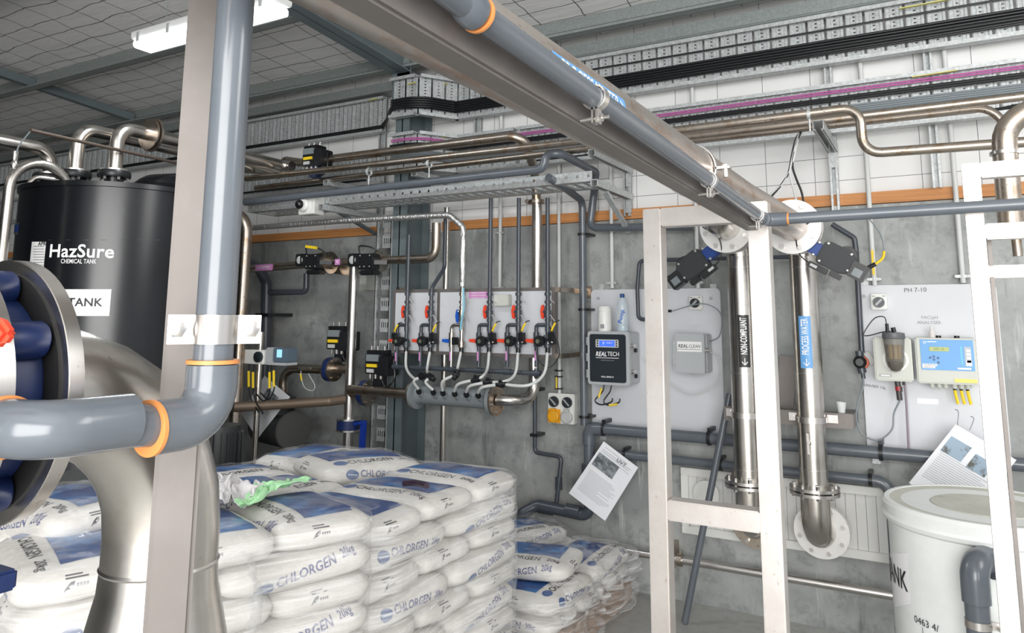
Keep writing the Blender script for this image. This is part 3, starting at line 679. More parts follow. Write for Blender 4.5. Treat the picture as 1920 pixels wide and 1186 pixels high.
# ================================================================== actuators
def frame(c, ax, az):            # local frame: ax = right on the face, az = up, returns mapper; face normal = ax x az reversed toward viewer
    X = V(ax).normalized(); Z = V(az).normalized(); Y = Z.cross(X).normalized(); c = V(c)
    return lambda x, y, z: c+X*x+Y*y+Z*z, X, Y, Z
def fbox(mb, f, x0, x1, y0, y1, z0, z1):
    L_, X, Y, Z = f; return mb.ob(L_((x0+x1)/2, (y0+y1)/2, (z0+z1)/2), X*(x1-x0)/2, Y*(y1-y0)/2, Z*(z1-z0)/2)
def actuator(name, label, c, ax=(1, 0, 0), az=(0, 0, 1), s=1., side='plain', group=None, blue=False):
    """black pneumatic actuator with positioner box, windows and yellow tag; c is the middle of its front face"""
    f = frame(c, ax, az); L_, X, Y, Z = f; t = T(name, label, 'actuator', L_(0, .03*s, -.06*s), group)
    mb = MB(); fbox(mb, f, -.05*s, .05*s, 0, .07*s, -.045*s, .045*s); fbox(mb, f, .035*s, .085*s, -.01*s, .08*s, -.05*s, .035*s); fbox(mb, f, -.045*s, .05*s, 0, .07*s, .045*s, .06*s)
    mb.build('actuator_body', blackp, t, bevel=.004*s)
    mb = MB(); fbox(mb, f, -.034*s, .034*s, -.012*s, 0, .012*s, .042*s); mb.build('indicator_window', mat('window_grey', (.20, .23, .24), .15), t, bevel=.002)
    mb = MB(); fbox(mb, f, -.036*s, .022*s, -.006*s, 0, -.014*s, .000*s); mb.build('yellow_tag', yellow, t)
    mb = MB(); fbox(mb, f, -.036*s, .004*s, -.004*s, 0, -.038*s, -.022*s); mb.build('rating_plate', galvbox, t)
    mb = MB()
    for x, z in ((-.035, .06), (.0, .06), (.04, .06)): mb.cyl(L_(x*s, .03*s, z*s), L_(x*s, .03*s, (z+.018)*s), .005*s, n=8)
    for x, z in ((-.03, -.045), (0, -.045), (.03, -.045)): mb.cyl(L_(x*s, .02*s, z*s), L_(x*s, .02*s, (z-.02)*s), .007*s, n=8)
    mb.build('fitting', ss_b, t)
    mb = MB().tube([L_(.03*s, .02*s, -.06*s), L_(.06*s, .02*s, -.10*s), L_(.105*s, .02*s, -.06*s), L_(.09*s, .03*s, .02*s)], .004*s, 6, smooth=4); mb.build('signal_cable', blackp, t)
    mb = MB(); fbox(mb, f, -.016*s, .03*s, .02*s, .06*s, -.10*s, -.045*s); mb.build('mounting_neck', blued if blue else blackp, t)
    return t
# ================================================================== valve board
YB = 4.33
tl, br = aY(738, 543, YB), aY(1041, 674, YB); bz0 = aY(1041, 672, YB).z; bz1 = tl.z; bx0 = tl.x; bx1 = br.x
t = T('valve_board', 'white framed wall board carrying six pipe droppers with red valve handles', 'board', ((bx0+bx1)/2, YB+.03, bz0))
MB().box((bx0+.02, YB, bz0+.02), (bx1-.02, YB+.012, bz1-.02)).build('board_sheet', hdpe, t)
mb = MB(); xm = aY(822, 600, YB).x
for lo, hi in (((bx0, YB-.004, bz1-.022), (bx1, YB+.04, bz1)), ((bx0, YB-.004, bz0), (bx1, YB+.04, bz0+.022)), ((bx0, YB-.004, bz0+.022), (bx0+.022, YB+.04, bz1-.022)), ((bx1-.022, YB-.004, bz0+.022), (bx1, YB+.04, bz1-.022)), ((xm-.011, YB-.004, bz0+.022), (xm+.011, YB+.04, bz1-.022))): mb.box(lo, hi)
mb.build('board_frame', ss_post, t)
for z in (bz1-.03, bz0+.0):
    mb = MB(); mb.box((bx1-.01, YB+.03, z), (bx1+.03, W, z+.03)); mb.box((bx1+.0, W-.015, z-.03), (bx1+.09, W, z+.05)); mb.hexes((bx1+.055, W-.015, z+.01), (0, -1, 0), 0, 1, .011, .012); mb.build('wall_bracket', ss_st, t)
mb = MB(); mb.box((bx0+.0, YB+.03, bz1-.02), (bx0+.03, 4.45, bz1+.02)); mb.build('wall_bracket', ss_st, t)
p = aY(896, 551, YB-.001); q = aY(880, 544, YB); q2_ = aY(914, 559, YB)
lb = MB().box((q.x, YB-.003, q2_.z), (q2_.x, YB, q.z-.004)).build('pink_label', labelpink, t)
for i in range(3): text('CHEMICAL DOSING', 'lettering', ((q.x+q2_.x)/2, YB-.0045, q.z-.018-.018*i), (1, 0, 0), (0, 0, 1), .013, inkw, lb, .01)
a_, b_ = aY(925, 552, YB-.05), aY(953, 573, YB-.05)
t = T('junction_box', 'small cream junction box on the valve board beside the pink label', 'box', ((a_.x+b_.x)/2, YB-.03, b_.z))
MB().box((a_.x, YB-.05, b_.z), (b_.x, YB, a_.z)).build('box_body', boxc, t, bevel=.004); mb = MB()
for x in (a_.x+.008, b_.x-.008):
    for z in (a_.z-.008, b_.z+.008): mb.cyl((x, YB-.052, z), (x, YB-.049, z), .003, n=8)
mb.build('screw', greyp, t)
YD = YB-.055
def dropper(i, px, top, label, steel=False, diag=False, high=True):
    x = aY(px, 600, YD).x
    t = T('dosing_dropper', label, 'pipe assembly', (x, YD, 1.2), 'dosing droppers on the valve board')
    S_ = lambda py: zAt((x, YD), py)
    zb = S_(655); m1 = ss if steel else pvc_d; r = .014
    if diag:
        x2 = aY(834, 480, 4.42).x; pts = [(x, YD, zb), (x, YD, S_(540)), (x2, 4.42, S_(500)), (x2, 4.42, 2.45)]
        MB().tube(pts, r, 12, .06).build('dropper_pipe', m1, t)
    elif steel: MB().tube([(x, YD, zb+.02), (x, YD, S_(538))], r, 12).build('dropper_pipe', m1, t)
    else: MB().tube([(x, YD, zb), (x, YD, S_(top))], r, 12).build('dropper_pipe', m1, t)
    # unions
    mb = MB()
    for py, rr, h in ((551, .021, .02), (566, .021, .018), (576, .019, .02), (588, .023, .05), (600, .019, .02), (616, .018, .03), (645, .024, .04)): z = S_(py); mb.cyl((x, YD, z-h/2), (x, YD, z+h/2), rr, n=14)
    mb.build('union_fitting', ss_st if steel else pvc_d, t)
    # lever handle
    z = S_(584); mb = MB(); 
    mb.cyl((x, YD, z), (x-.03, YD-.005, z), .01, n=10); mb.build('valve_stem', ss_b if steel else pvc_d, t)
    z = S_(592 if steel else 584); mb = MB(); mb.prism([(x-.03, YD-.008, z+.045), (x-.045, YD-.008, z+.04), (x-.052, YD-.008, z), (x-.045, YD-.008, z-.042), (x-.03, YD-.008, z-.048), (x-.022, YD-.008, z)], (0, .016, 0)); mb.build('valve_handle', blueb if steel else red, t, bevel=.003)
    # side loop with dosing regulator
    xl_ = x-.082; z1 = S_(609); z0 = S_(688)
    MB().tube([(x, YD, z1), (xl_, YD, z1), (xl_, YD, z0)], .0125, 12, .03 if steel else .018).build('side_loop', ss if steel else pvc_d, t)
    mb = MB(); mb.cyl((xl_, YD, S_(632)-.03), (xl_, YD, S_(632)+.03), .019, n=12); mb.cyl((xl_, YD, S_(650)), (xl_, YD, S_(642)), .018, n=12); mb.build('loop_union', ss_st if steel else pvc_d, t)
    zr_ = S_(639)
    mb = MB(); 
    if not steel:
        mb.lathe([(.012, -.055), (.028, -.055), (.034, -.045), (.036, -.02), (.028, -.016), (.028, .03), (.02, .035)], (x-.035, YD-.02, zr_), (0, 1, 0), 20); mb.cyl((x-.035, YD, zr_), (x+.01, YD, zr_-.004), .024, n=14)
    else: mb.box((xl_+.02, YD-.03, zr_-.025), (xl_+.05, YD+.01, zr_+.025)); mb.box((xl_+.055, YD-.03, zr_-.02), (x-.005, YD+.01, zr_+.02))
    mb.build('regulator', blackp, t, bevel=.002)
    if not steel: MB().cyl((x-.035, YD-.075, zr_), (x-.035, YD-.07, zr_), .014, n=14).build('regulator_cap', mat('cap_olive', (.12, .14, .10), .4), t)
    mb = MB(); mb.prism([(xl_-.012, YD-.01, zr_+.012), (xl_-.075, YD-.01, zr_+.010), (xl_-.075, YD-.01, zr_-.008), (xl_-.012, YD-.01, zr_-.016)], (0, .02, 0)); mb.build('drain_handle', blueb if steel else red, t, bevel=.003)
    if not steel:
        xs = x+.02 if i != 0 else xl_-.02
        mb = MB(); mb.box((xs, YD-.045, zr_+.015), (xs+.035, YD+.0, zr_+.055)); mb.box((xs+.004, YD-.035, zr_-.02), (xs+.036, YD+.01, zr_+.015)); mb.build('solenoid', blackp, t, bevel=.003)
        mb = MB(); mb.sph((xs+.005, YD-.045, zr_-.012), .008); mb.sph((xs+.03, YD-.04, zr_-.006), .007); mb.build('chrome_fitting', ss_b, t)
        pts = [(xs+.02, YD-.04, zr_+.05), (xs+.04, YD-.045, zr_+.09), (xs+.055, YD-.03, zr_+.125)]
        MB().tube([V(pts[0])+(V(pts[1])-V(pts[0]))*.4, pts[1], V(pts[1])+(V(pts[2])-V(pts[1]))*.7], .0065, 8, smooth=3).build('yellow_tag', yellow, t)
        MB().tube(pts+[V(pts[2])+V((.02, .01, .005))], .0035, 6, smooth=3).build('signal_cable', blackp, t)
    mb = MB(); mb.bar((x+.02, YD-.004, S_(560)), (x+.05, YD-.005, S_(568 if i != 1 else 558)), .003, .012, (0, 1, 0)); mb.bar((x+.02, YD-.004, S_(590)), (x+.055, YD-.005, S_(602)), .003, .012, (0, 1, 0)); mb.build('metal_tag', galvbox, t)
    mb = MB(); mb.box((xl_-.006, YD-.0135, z0+.04), (xl_+.006, YD-.0128, z0+.10)); mb.build('pink_sticker', labelpink, t)
    return t, x, xl_, zb, z0
DR = [(763, 440, 'first dropper from the left on the valve board, beside the cable ladder', 0, 0), (808, 0, 'second dropper on the valve board, with its pipe bending right above', 0, 1),
      (866, 0, 'bright metal dropper with blue handles in the middle of the valve board', 1, 0), (918, 371, 'dark plastic dropper just right of the pink label', 0, 0),
      (972, 371, 'dark plastic dropper right of the cream junction box', 0, 0), (1027, 371, 'rightmost dropper on the valve board with a looped black cable', 0, 0)]
drs = [dropper(i, a, b, c, bool(d), bool(e)) for i, (a, b, c, d, e) in enumerate(DR)]
bx_ = drs[5][1]
MB().tube([(bx_+.03, YD-.03, zAt((bx_, YD), 612)), (bx_+.08, YD-.02, zAt((bx_, YD), 640)), (bx_+.085, YD-.02, zAt((bx_, YD), 668)), (bx_+.02, YD-.03, zAt((bx_, YD), 688)), (bx_-.05, YD-.04, zAt((bx_, YD), 672)), (bx_-.06, YD-.04, zAt((bx_, YD), 645)), (bx_+.0, YD-.04, zAt((bx_, YD), 628))], .0035, 6, smooth=5).build('looped_cable', blackp, drs[5][0])
x3 = drs[2][1]
# silver lagged pipe into the steel dropper
yl = 4.30
p = aY(866, 400, yl)
S('lagged_pipe', MB().tube([(x3, YD, zAt((x3, YD), 537)), (x3, YD, zAt((x3, YD), 425)), (x3-.10, 4.25, zAt((x3, YD), 402)), (aY(640, 412, 4.2).x, 4.2, aY(640, 414, 4.2).z), (aY(460, 425, 4.2).x, 4.2, aY(460, 428, 4.2).z)], .022, 14, .06), insul, 'silver foil-wrapped pipe crossing left and dropping to the middle dropper', 'pipe')
S('blue_hose', MB().tube([(x3+.02, YD-.02, zAt((x3, YD), 540)), (x3+.03, YD-.025, zAt((x3, YD), 575)), (x3+.015, YD-.025, zAt((x3, YD), 600)), (x3+.005, YD-.02, zAt((x3, YD), 618))], .008, 8, smooth=4), mat('blue_tint', (.22, .50, .62), .25), 'translucent blue tube beside the bright metal dropper', 'tube')
# header under the board
zh0 = drs[0][4]; xh0, xh1 = drs[0][2], drs[5][2]+.04
t = T('header_pipe', 'dark plastic header pipe joining the feet of all six droppers', 'pipe', ((xh0+xh1)/2, YD, drs[5][4]-.01))
MB().tube([(xh0, YD, zh0+.02), (xh0, YD, zh0-.0), (drs[5][2], YD, zh0+.0), (drs[5][2]+.01, YD, zh0)], .0145, 12, .015).build('pipe_run', pvc_d, t)
MB().tube([(drs[5][2], YD, zh0+.03), (drs[5][2], YD, zh0-.02), (xt, 4.62, zh0-.05), (xt, 4.62, zh0-.12)], .0145, 12, .03).build('end_drop', pvc_d, t)
mb = MB()
for d_ in drs: mb.cyl((d_[2]-.03, YD, zh0), (d_[2]+.03, YD, zh0), .019, n=12)
mb.build('tee_fitting', pvc_d, t)
# manifold
YM = 4.22
ma, mc = aY(783, 737, YM), aY(927, 751, YM); zm = (ma.z+mc.z)/2
t = T('dosing_manifold', 'fat light grey plastic manifold pipe between two steel flanges under the valve board', 'pipe', ((ma.x+mc.x)/2, YM, zm-.06))
MB().cyl((ma.x, YM, zm), (mc.x, YM, zm), .062, n=32).build('manifold_body', pvc_l, t)
MB().lathe([(.062, 0), (.062, .02), (.098, .03), (.098, .055)], (mc.x-.05, YM, zm), (1, 0, 0), 32).build('end_collar', pvc_l, t)
MB().lathe([(.098, 0), (.098, .025), (.066, .035), (.062, .06)], (ma.x-.02, YM, zm), (1, 0, 0), 32).build('end_collar', pvc_l, t)
for x, dd in ((ma.x-.032, 1), (mc.x+.006, 1)):
    f = MB().lathe([(.04, 0), (.10, 0), (.10, .014), (.04, .014)], (x, YM, zm), (1, 0, 0), 36).build('end_flange', ss_st, t)
    bolts(f, (x+(.014 if x > mc.x-.1 else -.012), YM, zm), (1, 0, 0), .078, 6, .008, .014)
pxs = [792, 819, 837+0, 859, 881, 903]; pys = [743, 744, 747, 749, 750, 752]; ports = []
for k_ in range(6):
    p = aY(pxs[k_], pys[k_], YM-.05); p = V((p.x, YM-.056, zm+.008)); ports.append(p)
    mb = MB(); dr_ = V((-.15, -.80, .58)); mb.cyl(p-dr_*.01, p+dr_*.02, .022, n=14); mb.build('port_boss', pvc_l, t)
    mb = MB(); mb.cyl(p+dr_*.015, p+dr_*.05, .014, n=12); mb.cyl(p+dr_*.03, p+dr_*.04, .018, n=12); mb.build('port_nut', blackp, t)
pipe('stainless pipe into the left end of the grey manifold', [(aY(655, 735, YM).x, YM, zm), (ma.x-.03, YM, zm)], .034, ss_st)
yv = 4.55; xv = aY(1012, 700, 4.5).x
pipe('stainless pipe curving up from the right end of the manifold behind the valve board', [(mc.x+.02, YM, zm), (mc.x+.12, YM+.02, zm), (xv, 4.42, zm), (xv, 4.42, zm+.3), (xv, 4.46, 1.9), (xv, 4.46, 2.46)], .036, ss, .11)
mb = MB(); mb.lathe([(.036, -.012), (.05, -.012), (.05, .012), (.036, .012)], (xv, 4.46, zAt((xv, 4.46), 378)), (0, 0, 1), 24); mb.hexes((xv-.055, 4.46, zAt((xv, 4.46), 378)), (0, -1, 0), 0, 1, .016, .05); S('pipe_coupling', mb, ss_st, 'grooved coupling on the stainless riser below the perforated tray', 'coupling')
pipe('slim stainless upright behind the second dropper reaching down to the sacks', [(aY(834, 640, 4.52).x, 4.52, .3), (aY(834, 640, 4.52).x, 4.52, 2.5)], .022, ss)
# white hoses and check valves
HS = [((763, 664), (762, 690), (778, 710), (788, 713), None), ((806, 664), (801, 690), (803, 703), (806, 708), None), ((863, 664), (858, 690), (856, 700), (857, 703), None),
      ((917, 668), (914, 690), (905, 705), (893, 712), None), ((970, 670), (966, 700), (945, 715), (915, 717), None), ((1027, 674), (1020, 700), (990, 722), (940, 721), None)]
CV = [(791, 705), (808, 707), (855, 702), (893, 711), (916, 716), (940, 720)]
names = ['first', 'second', 'third', 'fourth', 'fifth', 'sixth']
for k_ in range(6):
    st = drs[k_]; s0 = V((st[1], YD, st[3]+.0)); cv = aY(*CV[k_], YM-.12); e = ports[k_]+V((0, -.04, .04))
    mid = [aY(*q, (YD-.06, YM-.115)[j]) for j, q in enumerate(HS[k_][1:3])]
    t = T('dosing_hose', f'white flexible hose from the {names[k_]} dropper (counting from the left) to the manifold', 'hose', (cv.x, cv.y, cv.z), 'white hoses to the manifold')
    MB().tube([s0]+mid+[cv], .0095, 10, smooth=5).build('upper_hose', ptfe, t)
    MB().tube([cv, (cv+e)/2+V((-.03, -.03, .01)), e], .0095, 10, smooth=5).build('lower_hose', ptfe, t)
    MB().cyl(s0-V((0, 0, .02)), s0+V((0, 0, .02)), .016, n=12).build('hose_collar', blackp, t)
    d_ = (mid[-1]-cv).normalized(); mb = MB(); mb.cyl(cv-d_*.034, cv+d_*.034, .017, n=12); mb.cyl(cv-d_*.014, cv+d_*.014, .023, n=8); mb.cyl(cv, cv+V((.0, -.02, .025)), .010, n=8); mb.build('check_valve', blackp, t)
# twin socket outlet
a_, b_ = aY(1027, 736, 4.66), aY(1077, 790, 4.66)
a_ = V((a_.x, 4.66, a_.z)); w2 = .198; h2 = .198
t = T('twin_socket', 'twin switched socket outlet on the concrete, orange flap left and white flap right', 'socket', (a_.x+w2/2, 4.69, a_.z-h2))
MB().box((a_.x, 4.66, a_.z-h2), (a_.x+w2, W, a_.z)).build('socket_body', whitep, t, bevel=.006)
for i in range(2):
    cx_ = a_.x+.05+.099*i
    s_ = MB().cyl((cx_, 4.66, a_.z-.055), (cx_, 4.645, a_.z-.055), .036, n=28).build('rotary_switch', galvbox.copy() if 0 else darkface, t)
    MB().bar((cx_-.02, 4.64, a_.z-.035), (cx_+.02, 4.64, a_.z-.075), .008, .012, (0, 1, 0)).build('switch_grip', greyp, s_)
    m_ = orange_s if i == 0 else galvbox
    MB().box((cx_-.047, 4.652, a_.z-.194), (cx_+.047, 4.662, a_.z-.104)).build('socket_base', orange_s if i == 0 else whitep, t, bevel=.003)
    mb = MB(); mb.lathe([(.042, 0), (.042, .02), (.034, .026), (.034, .02), (.02, .022)], (cx_, 4.655, a_.z-.150), (0, -1, 0), 28); mb.box((cx_-.02, 4.63, a_.z-.110), (cx_+.02, 4.655, a_.z-.098)); mb.build('socket_flap', m_, t)
cx_ = a_.x+.075
t = T('wall_conduit', 'white conduit rising from the twin socket up behind the pipes', 'conduit', (cx_, 4.69, a_.z))
MB().cyl((cx_, 4.69, a_.z), (cx_-.0, 4.69, 3.2), .0125, n=12).build('conduit_tube', conduit, t)
MB().cyl((cx_-.016, 4.675, a_.z+.03), (cx_-.016, 4.675, a_.z+.11), .006, n=8).build('yellow_tag', yellow, t)
mb = MB()
for dz in (.03, .11, .15): mb.box((cx_-.028, 4.67, a_.z+dz-.004), (cx_+.018, 4.71, a_.z+dz+.004))
mb.build('saddle', blackp, t)
for px, pb, lb in ((1148, 540, 'white conduit ending at the top edge of the display board'), (937, 548, 'white conduit behind the fourth and fifth droppers'), (1640, 535, 'white conduit down to the analyser board with a yellow tag'), (1806, 530, 'white conduit by the right frame post ending at the analyser board'), (1309, 540, 'short white conduit behind the left black butterfly actuator')):
    p = aY(px, pb, 4.69); t = T('wall_conduit', lb, 'conduit', p)
    MB().cyl(p, (p.x, 4.69, 3.4), .0135, n=12).build('conduit_tube', conduit, t)
    mb = MB()
    for z in (p.z+.035, 2.31): mb.box((p.x-.032, 4.68, z-.008), (p.x+.032, W, z+.008)); mb.cyl((p.x-.03, 4.68, z), (p.x-.03, 4.67, z), .008, n=8); mb.cyl((p.x+.03, 4.68, z), (p.x+.03, 4.67, z), .008, n=8)
    mb.build('saddle', galv, t)
    if px == 1640: MB().bar((p.x+.0, 4.672, p.z+.06), (p.x+.0, 4.672, p.z+.20), .012, .004, (0, 1, 0)).build('yellow_tag', yellow, t)
# ================================================================== left board with display box
YW = 4.695
def board(name, label, x0, x1, z0, z1):
    t = T(name, label, 'board', ((x0+x1)/2, YW, z0)); o = MB().rbox((x0, YW, z0), (x1, W, z1), .03).build('board_sheet', hdpe, t); return t
a_, b_ = aY(1108, 543, YW), aY(1346, 541, YW); c_ = aY(1225, 822, YW)
ba = board('display_board', 'white board with rounded corners holding the black-faced display box', a_.x, b_.x+.012, c_.z, a_.z)
mb = MB()
for px in (1122, 1333): p = aY(px, 559, YW-.002); mb.cyl((p.x, YW-.006, p.z), (p.x, YW, p.z), .01, n=12)
mb.build('screw', greyp, ba)
mb = MB()
for px, py in ((1127, 538), (1337, 538), (1130, 818), (1350, 838)): p = aY(px, py, YW+.01); mb.box((p.x-.02, YW+.012, p.z-.02), (p.x+.02, W, p.z+.02))
mb.build('fixing_lug', galv, ba)
# display box
ybx = 4.50
a_, b_ = aY(1101, 621.5, ybx), aY(1181, 722, ybx)
t = T('display_box', 'grey enclosure with black front and blue display, two bottles on top', 'enclosure', ((a_.x+b_.x)/2, ybx+.1, b_.z)); DBX = t
x0, x1, z0, z1 = a_.x, b_.x, b_.z, a_.z
MB().box((x0+.012, ybx+.05, z0+.0), (x1-.002, YW, z1-.0)).build('box_body', boxg, t, bevel=.008)
MB().rbox((x0, ybx, z0-.006), (x1, ybx+.045, z1+.004), .02).build('box_lid', boxg, t, bevel=.004)
fp = MB().rbox((x0+.018, ybx-.004, z0+.012), (x1-.022, ybx, z1-.014), .015).build('faceplate', darkface, t)
mb = MB(); cxm = (x0+x1)/2-.004; dz = z1-.072
MB().rbox((cxm-.078, ybx-.007, dz-.025), (cxm+.078, ybx-.003, dz+.025), .006).build('display_bezel', galvbox, fp)
MB().box((cxm-.052, ybx-.009, dz-.018), (cxm+.052, ybx-.006, dz+.018)).build('display_screen', lcd, fp)
text('F', 'lettering', (cxm-.022, ybx-.0105, dz), (1, 0, 0), (0, 0, 1), .03, inkw, fp); text('24.86 %', 'lettering', (cxm+.018, ybx-.0105, dz+.004), (1, 0, 0), (0, 0, 1), .014, inkw, fp)
mb = MB()
for s_ in (-1, 1):
    for k_ in (-1, 0, 1): mb.cyl((cxm+s_*.065, ybx-.009, dz+k_*.015), (cxm+s_*.065, ybx-.006, dz+k_*.015), .005, n=8)
mb.build('button', blackp, fp)
text('REAL', 'lettering', (cxm-.04, ybx-.0055, dz-.068), (1, 0, 0), (.18, 0, 1), .040, inkw, fp, .018, fit=.074); text('TECH', 'lettering', (cxm+.042, ybx-.0055, dz-.066), (1, 0, 0), (0, 0, 1), .038, inkw, fp, .0, fit=.078)
MB().box((cxm-.078, ybx-.0055, dz-.092), (cxm+.078, ybx-.005, dz-.089)).build('underline', inkw, fp)
text('realtechwater.com', 'lettering', (cxm, ybx-.0055, dz-.105), (1, 0, 0), (0, 0, 1), .012, inkg, fp); text('REAL SERIES M', 'lettering', (cxm, ybx-.0055, z0+.045), (1, 0, 0), (0, 0, 1), .013, inkw, fp, .01)
mb = MB()
for z in (z1-.06, (z0+z1)/2, z0+.06): mb.box((x0-.012, ybx+.01, z-.025), (x0, ybx+.05, z+.025))
mb.build('hinge', galv, t)
for z in (z1-.085, z0+.08):
    mb = MB(); mb.cyl((x1-.004, ybx+.03, z), (x1+.022, ybx+.03, z), .013, n=12); mb.box((x1-.002, ybx+.02, z-.008), (x1+.01, ybx+.10, z+.008)); mb.build('latch', ss_b, t)
    MB().cyl((x1-.004, ybx+.10, z-.03), (x1+.014, ybx+.10, z-.03), .013, n=12).build('cable_gland', blackp, t)
for dx, ln in ((-.05, .13), (.0, .15)):
    mb = MB(); X_ = cxm+dx; mb.tube([(X_, ybx+.06, z0), (X_-.01, ybx+.06, z0-.05), (X_-.05+dx*.2, ybx+.05, z0-.11), (X_-.02, ybx+.05, z0-.135), (X_+.05, ybx+.05, z0-.115), (X_+.06, ybx+.05, z0-.09)], .005, 8, smooth=5); mb.build('supply_cable', blackp, t)
MB().tube([(cxm-.066, ybx+.055, z0-.03), (cxm-.085, ybx+.05, z0-.09)], .0065, 8).build('yellow_tag', yellow, t); MB().tube([(cxm-.01, ybx+.04, z0-.135), (cxm+.045, ybx+.04, z0-.125)], .0065, 8).build('yellow_tag', yellow, t)
# bottles
bx = x0+.098; by = ybx+.06; zt_ = z1+.004
t = T('white_canister', 'white plastic dispenser tub standing on the display box', 'bottle', (bx, by, zt_))
MB().lathe([(.042, 0), (.044, .01), (.044, .115), (.042, .125), (.044, .128), (.043, .15), (.036, .160), (.0, .163)], (bx, by, zt_), (0, 0, 1), 32).build('tub_body', whitep, t)
MB().rbox((bx-.012, by-.0455, zt_+.018), (bx+.014, by-.0425, zt_+.045), .002).build('printed_patch', inkg, t)
wx = x0+.222; t = T('water_bottle', 'clear plastic water bottle with blue cap and slanted blue print, beside the white tub', 'bottle', (wx, by, zt_))
MB().lathe([(.034, .0), (.037, .008), (.037, .02), (.034, .03), (.037, .04), (.037, .11), (.034, .125), (.036, .14), (.036, .165), (.028, .195), (.014, .215), (.012, .225)], (wx, by, zt_), (0, 0, 1), 28).build('bottle_body', mat('bottle_pet', (.70, .80, .86), .08, alpha=.45, spec=.8), t)
MB().lathe([(.0325, .004), (.034, .01), (.0325, .045)], (wx, by, zt_), (0, 0, 1), 24).build('water', mat('bottle_water', (.55, .68, .76), .1, alpha=.6), t)
MB().lathe([(.015, .215), (.015, .236), (.012, .24)], (wx, by, zt_), (0, 0, 1), 20).build('cap', mat('cap_blue', (.02, .07, .22), .4), t)
text('Pump', 'lettering', (wx+.006, by-.0385, zt_+.095), (.25, 0, 1), (-1, 0, .25), .038, mat('ink_blue', (.03, .12, .5), .4), t, .02)
# switch on the left board
def rot_switch(label, px0, py0, px1, py1, ysw=4.65):
    a, b = aY(px0, py0, ysw), aY(px1, py1, ysw); t = T('rotary_isolator', label, 'switch', ((a.x+b.x)/2, ysw, b.z)); c = (a+b)/2; r = (b.x-a.x)*.36
    MB().box((a.x, ysw, b.z), (b.x, YW, a.z)).build('switch_box', whitep, t, bevel=.005)
    k = MB().cyl((c.x, ysw, c.z-.003), (c.x, ysw-.02, c.z-.003), r, n=28).build('dial', darkface, t)
    MB().bar((c.x-r*.55, ysw-.024, c.z-.003-r*.55), (c.x+r*.55, ysw-.024, c.z-.003+r*.55), .012, r*.36, (0, 1, 0)).build('grip', greyp, k)
    mb = MB(); w = b.x-a.x
    for s_ in (-1, 1): mb.box((c.x+s_*w*.33-.008, ysw-.001, a.z-.014), (c.x+s_*w*.33+.008, ysw, a.z-.009))
    mb.build('dial_mark', inkg, t)
rot_switch('square white isolator switch at top right of the display board', 1291.5, 554, 1316, 580)
rot_switch('square white isolator switch at top left of the analyser board', 1632, 551, 1664, 580)
# cleaning box
yc = 4.53; a_, b_ = aY(1264, 625.5, yc), aY(1322, 700, yc); x0, x1, z0, z1 = a_.x, b_.x, b_.z, a_.z
t = T('cleaner_box', 'smaller grey enclosure with white name label, right of the square frame\'s left post', 'enclosure', ((x0+x1)/2, yc+.08, z0))
MB().box((x0+.006, yc+.04, z0), (x1+.004, YW, z1)).build('box_body', boxg, t, bevel=.006); MB().rbox((x0, yc, z0-.003), (x1, yc+.035, z1+.003), .014).build('box_lid', boxg, t, bevel=.004)
lb = MB().box((x0+.018, yc-.003, z1-.105), (x1-.016, yc, z1-.045)).build('name_label', labelwhite, t); cm = (x0+x1)/2
text('REAL', 'lettering', (cm-.036, yc-.0045, z1-.073), (1, 0, 0), (.15, 0, 1), .030, ink, lb, .015, fit=.060); text('CLEAN', 'lettering', (cm+.034, yc-.0045, z1-.073), (1, 0, 0), (.15, 0, 1), .028, ink, lb, -.002, fit=.070)
MB().box((cm-.073, yc-.0045, z1-.0925), (cm+.07, yc-.004, z1-.0905)).build('underline', ink, lb)
mb = MB(); mb.box((x0-.012, yc+.01, z0+.02), (x0, yc+.04, z1-.03)); mb.build('hinge', galv, t)
mb = MB(); z = (z0+z1)/2+.02; mb.cyl((x1-.002, yc+.03, z), (x1+.022, yc+.03, z), .013, n=12); mb.box((x1+.002, yc+.03, z-.006), (x1+.012, yc+.1, z+.006)); mb.build('latch', ss_b, t)
MB().tube([(x1+.005, yc+.10, z+.05), (x1+.08, yc+.06, z+.09), (x1+.09, yc+.06, z+.22), (x1-.02, yc+.06, z+.28), (x0-.02, yc+.04, z+.235), (x0-.04, yc+.04, z+.235)], .0035, 8, smooth=6).build('signal_cable', cable_g, t)
MB().tube([(x1+.005, yc+.10, z-.01), (x1+.07, yc+.08, z-.05), (x1+.06, yc+.08, z-.19), (x1-.1, yc+.08, z-.27), (x0-.08, yc+.09, z-.2), (x0-.25, yc+.1, z-.05)], .0035, 8, smooth=6).build('air_tube', ptfe, t)
MB().cyl((x0-.06, yc+.04, z+.235), (x0-.025, yc+.04, z+.235), .009, n=10).build('cable_gland', blackp, t)
# grey loop pipe at the left post
yy = 4.6; a_ = aY(1198, 492, yy)
pipe('small dark plastic loop pipe left of the square frame', [aY(1290, 486, yy), aY(1199, 489, yy), aY(1195, 540, yy), aY(1197, 598, yy), aY(1240, 600, yy)], .013, pvc_d, .03, name='plastic_pipe', n=12)
pipe('thin dark plastic pipe passing behind both tall pipes', [aY(1225, 487, 4.66), aY(1600, 479, 4.66)], .012, pvc_d, name='plastic_pipe', n=12)
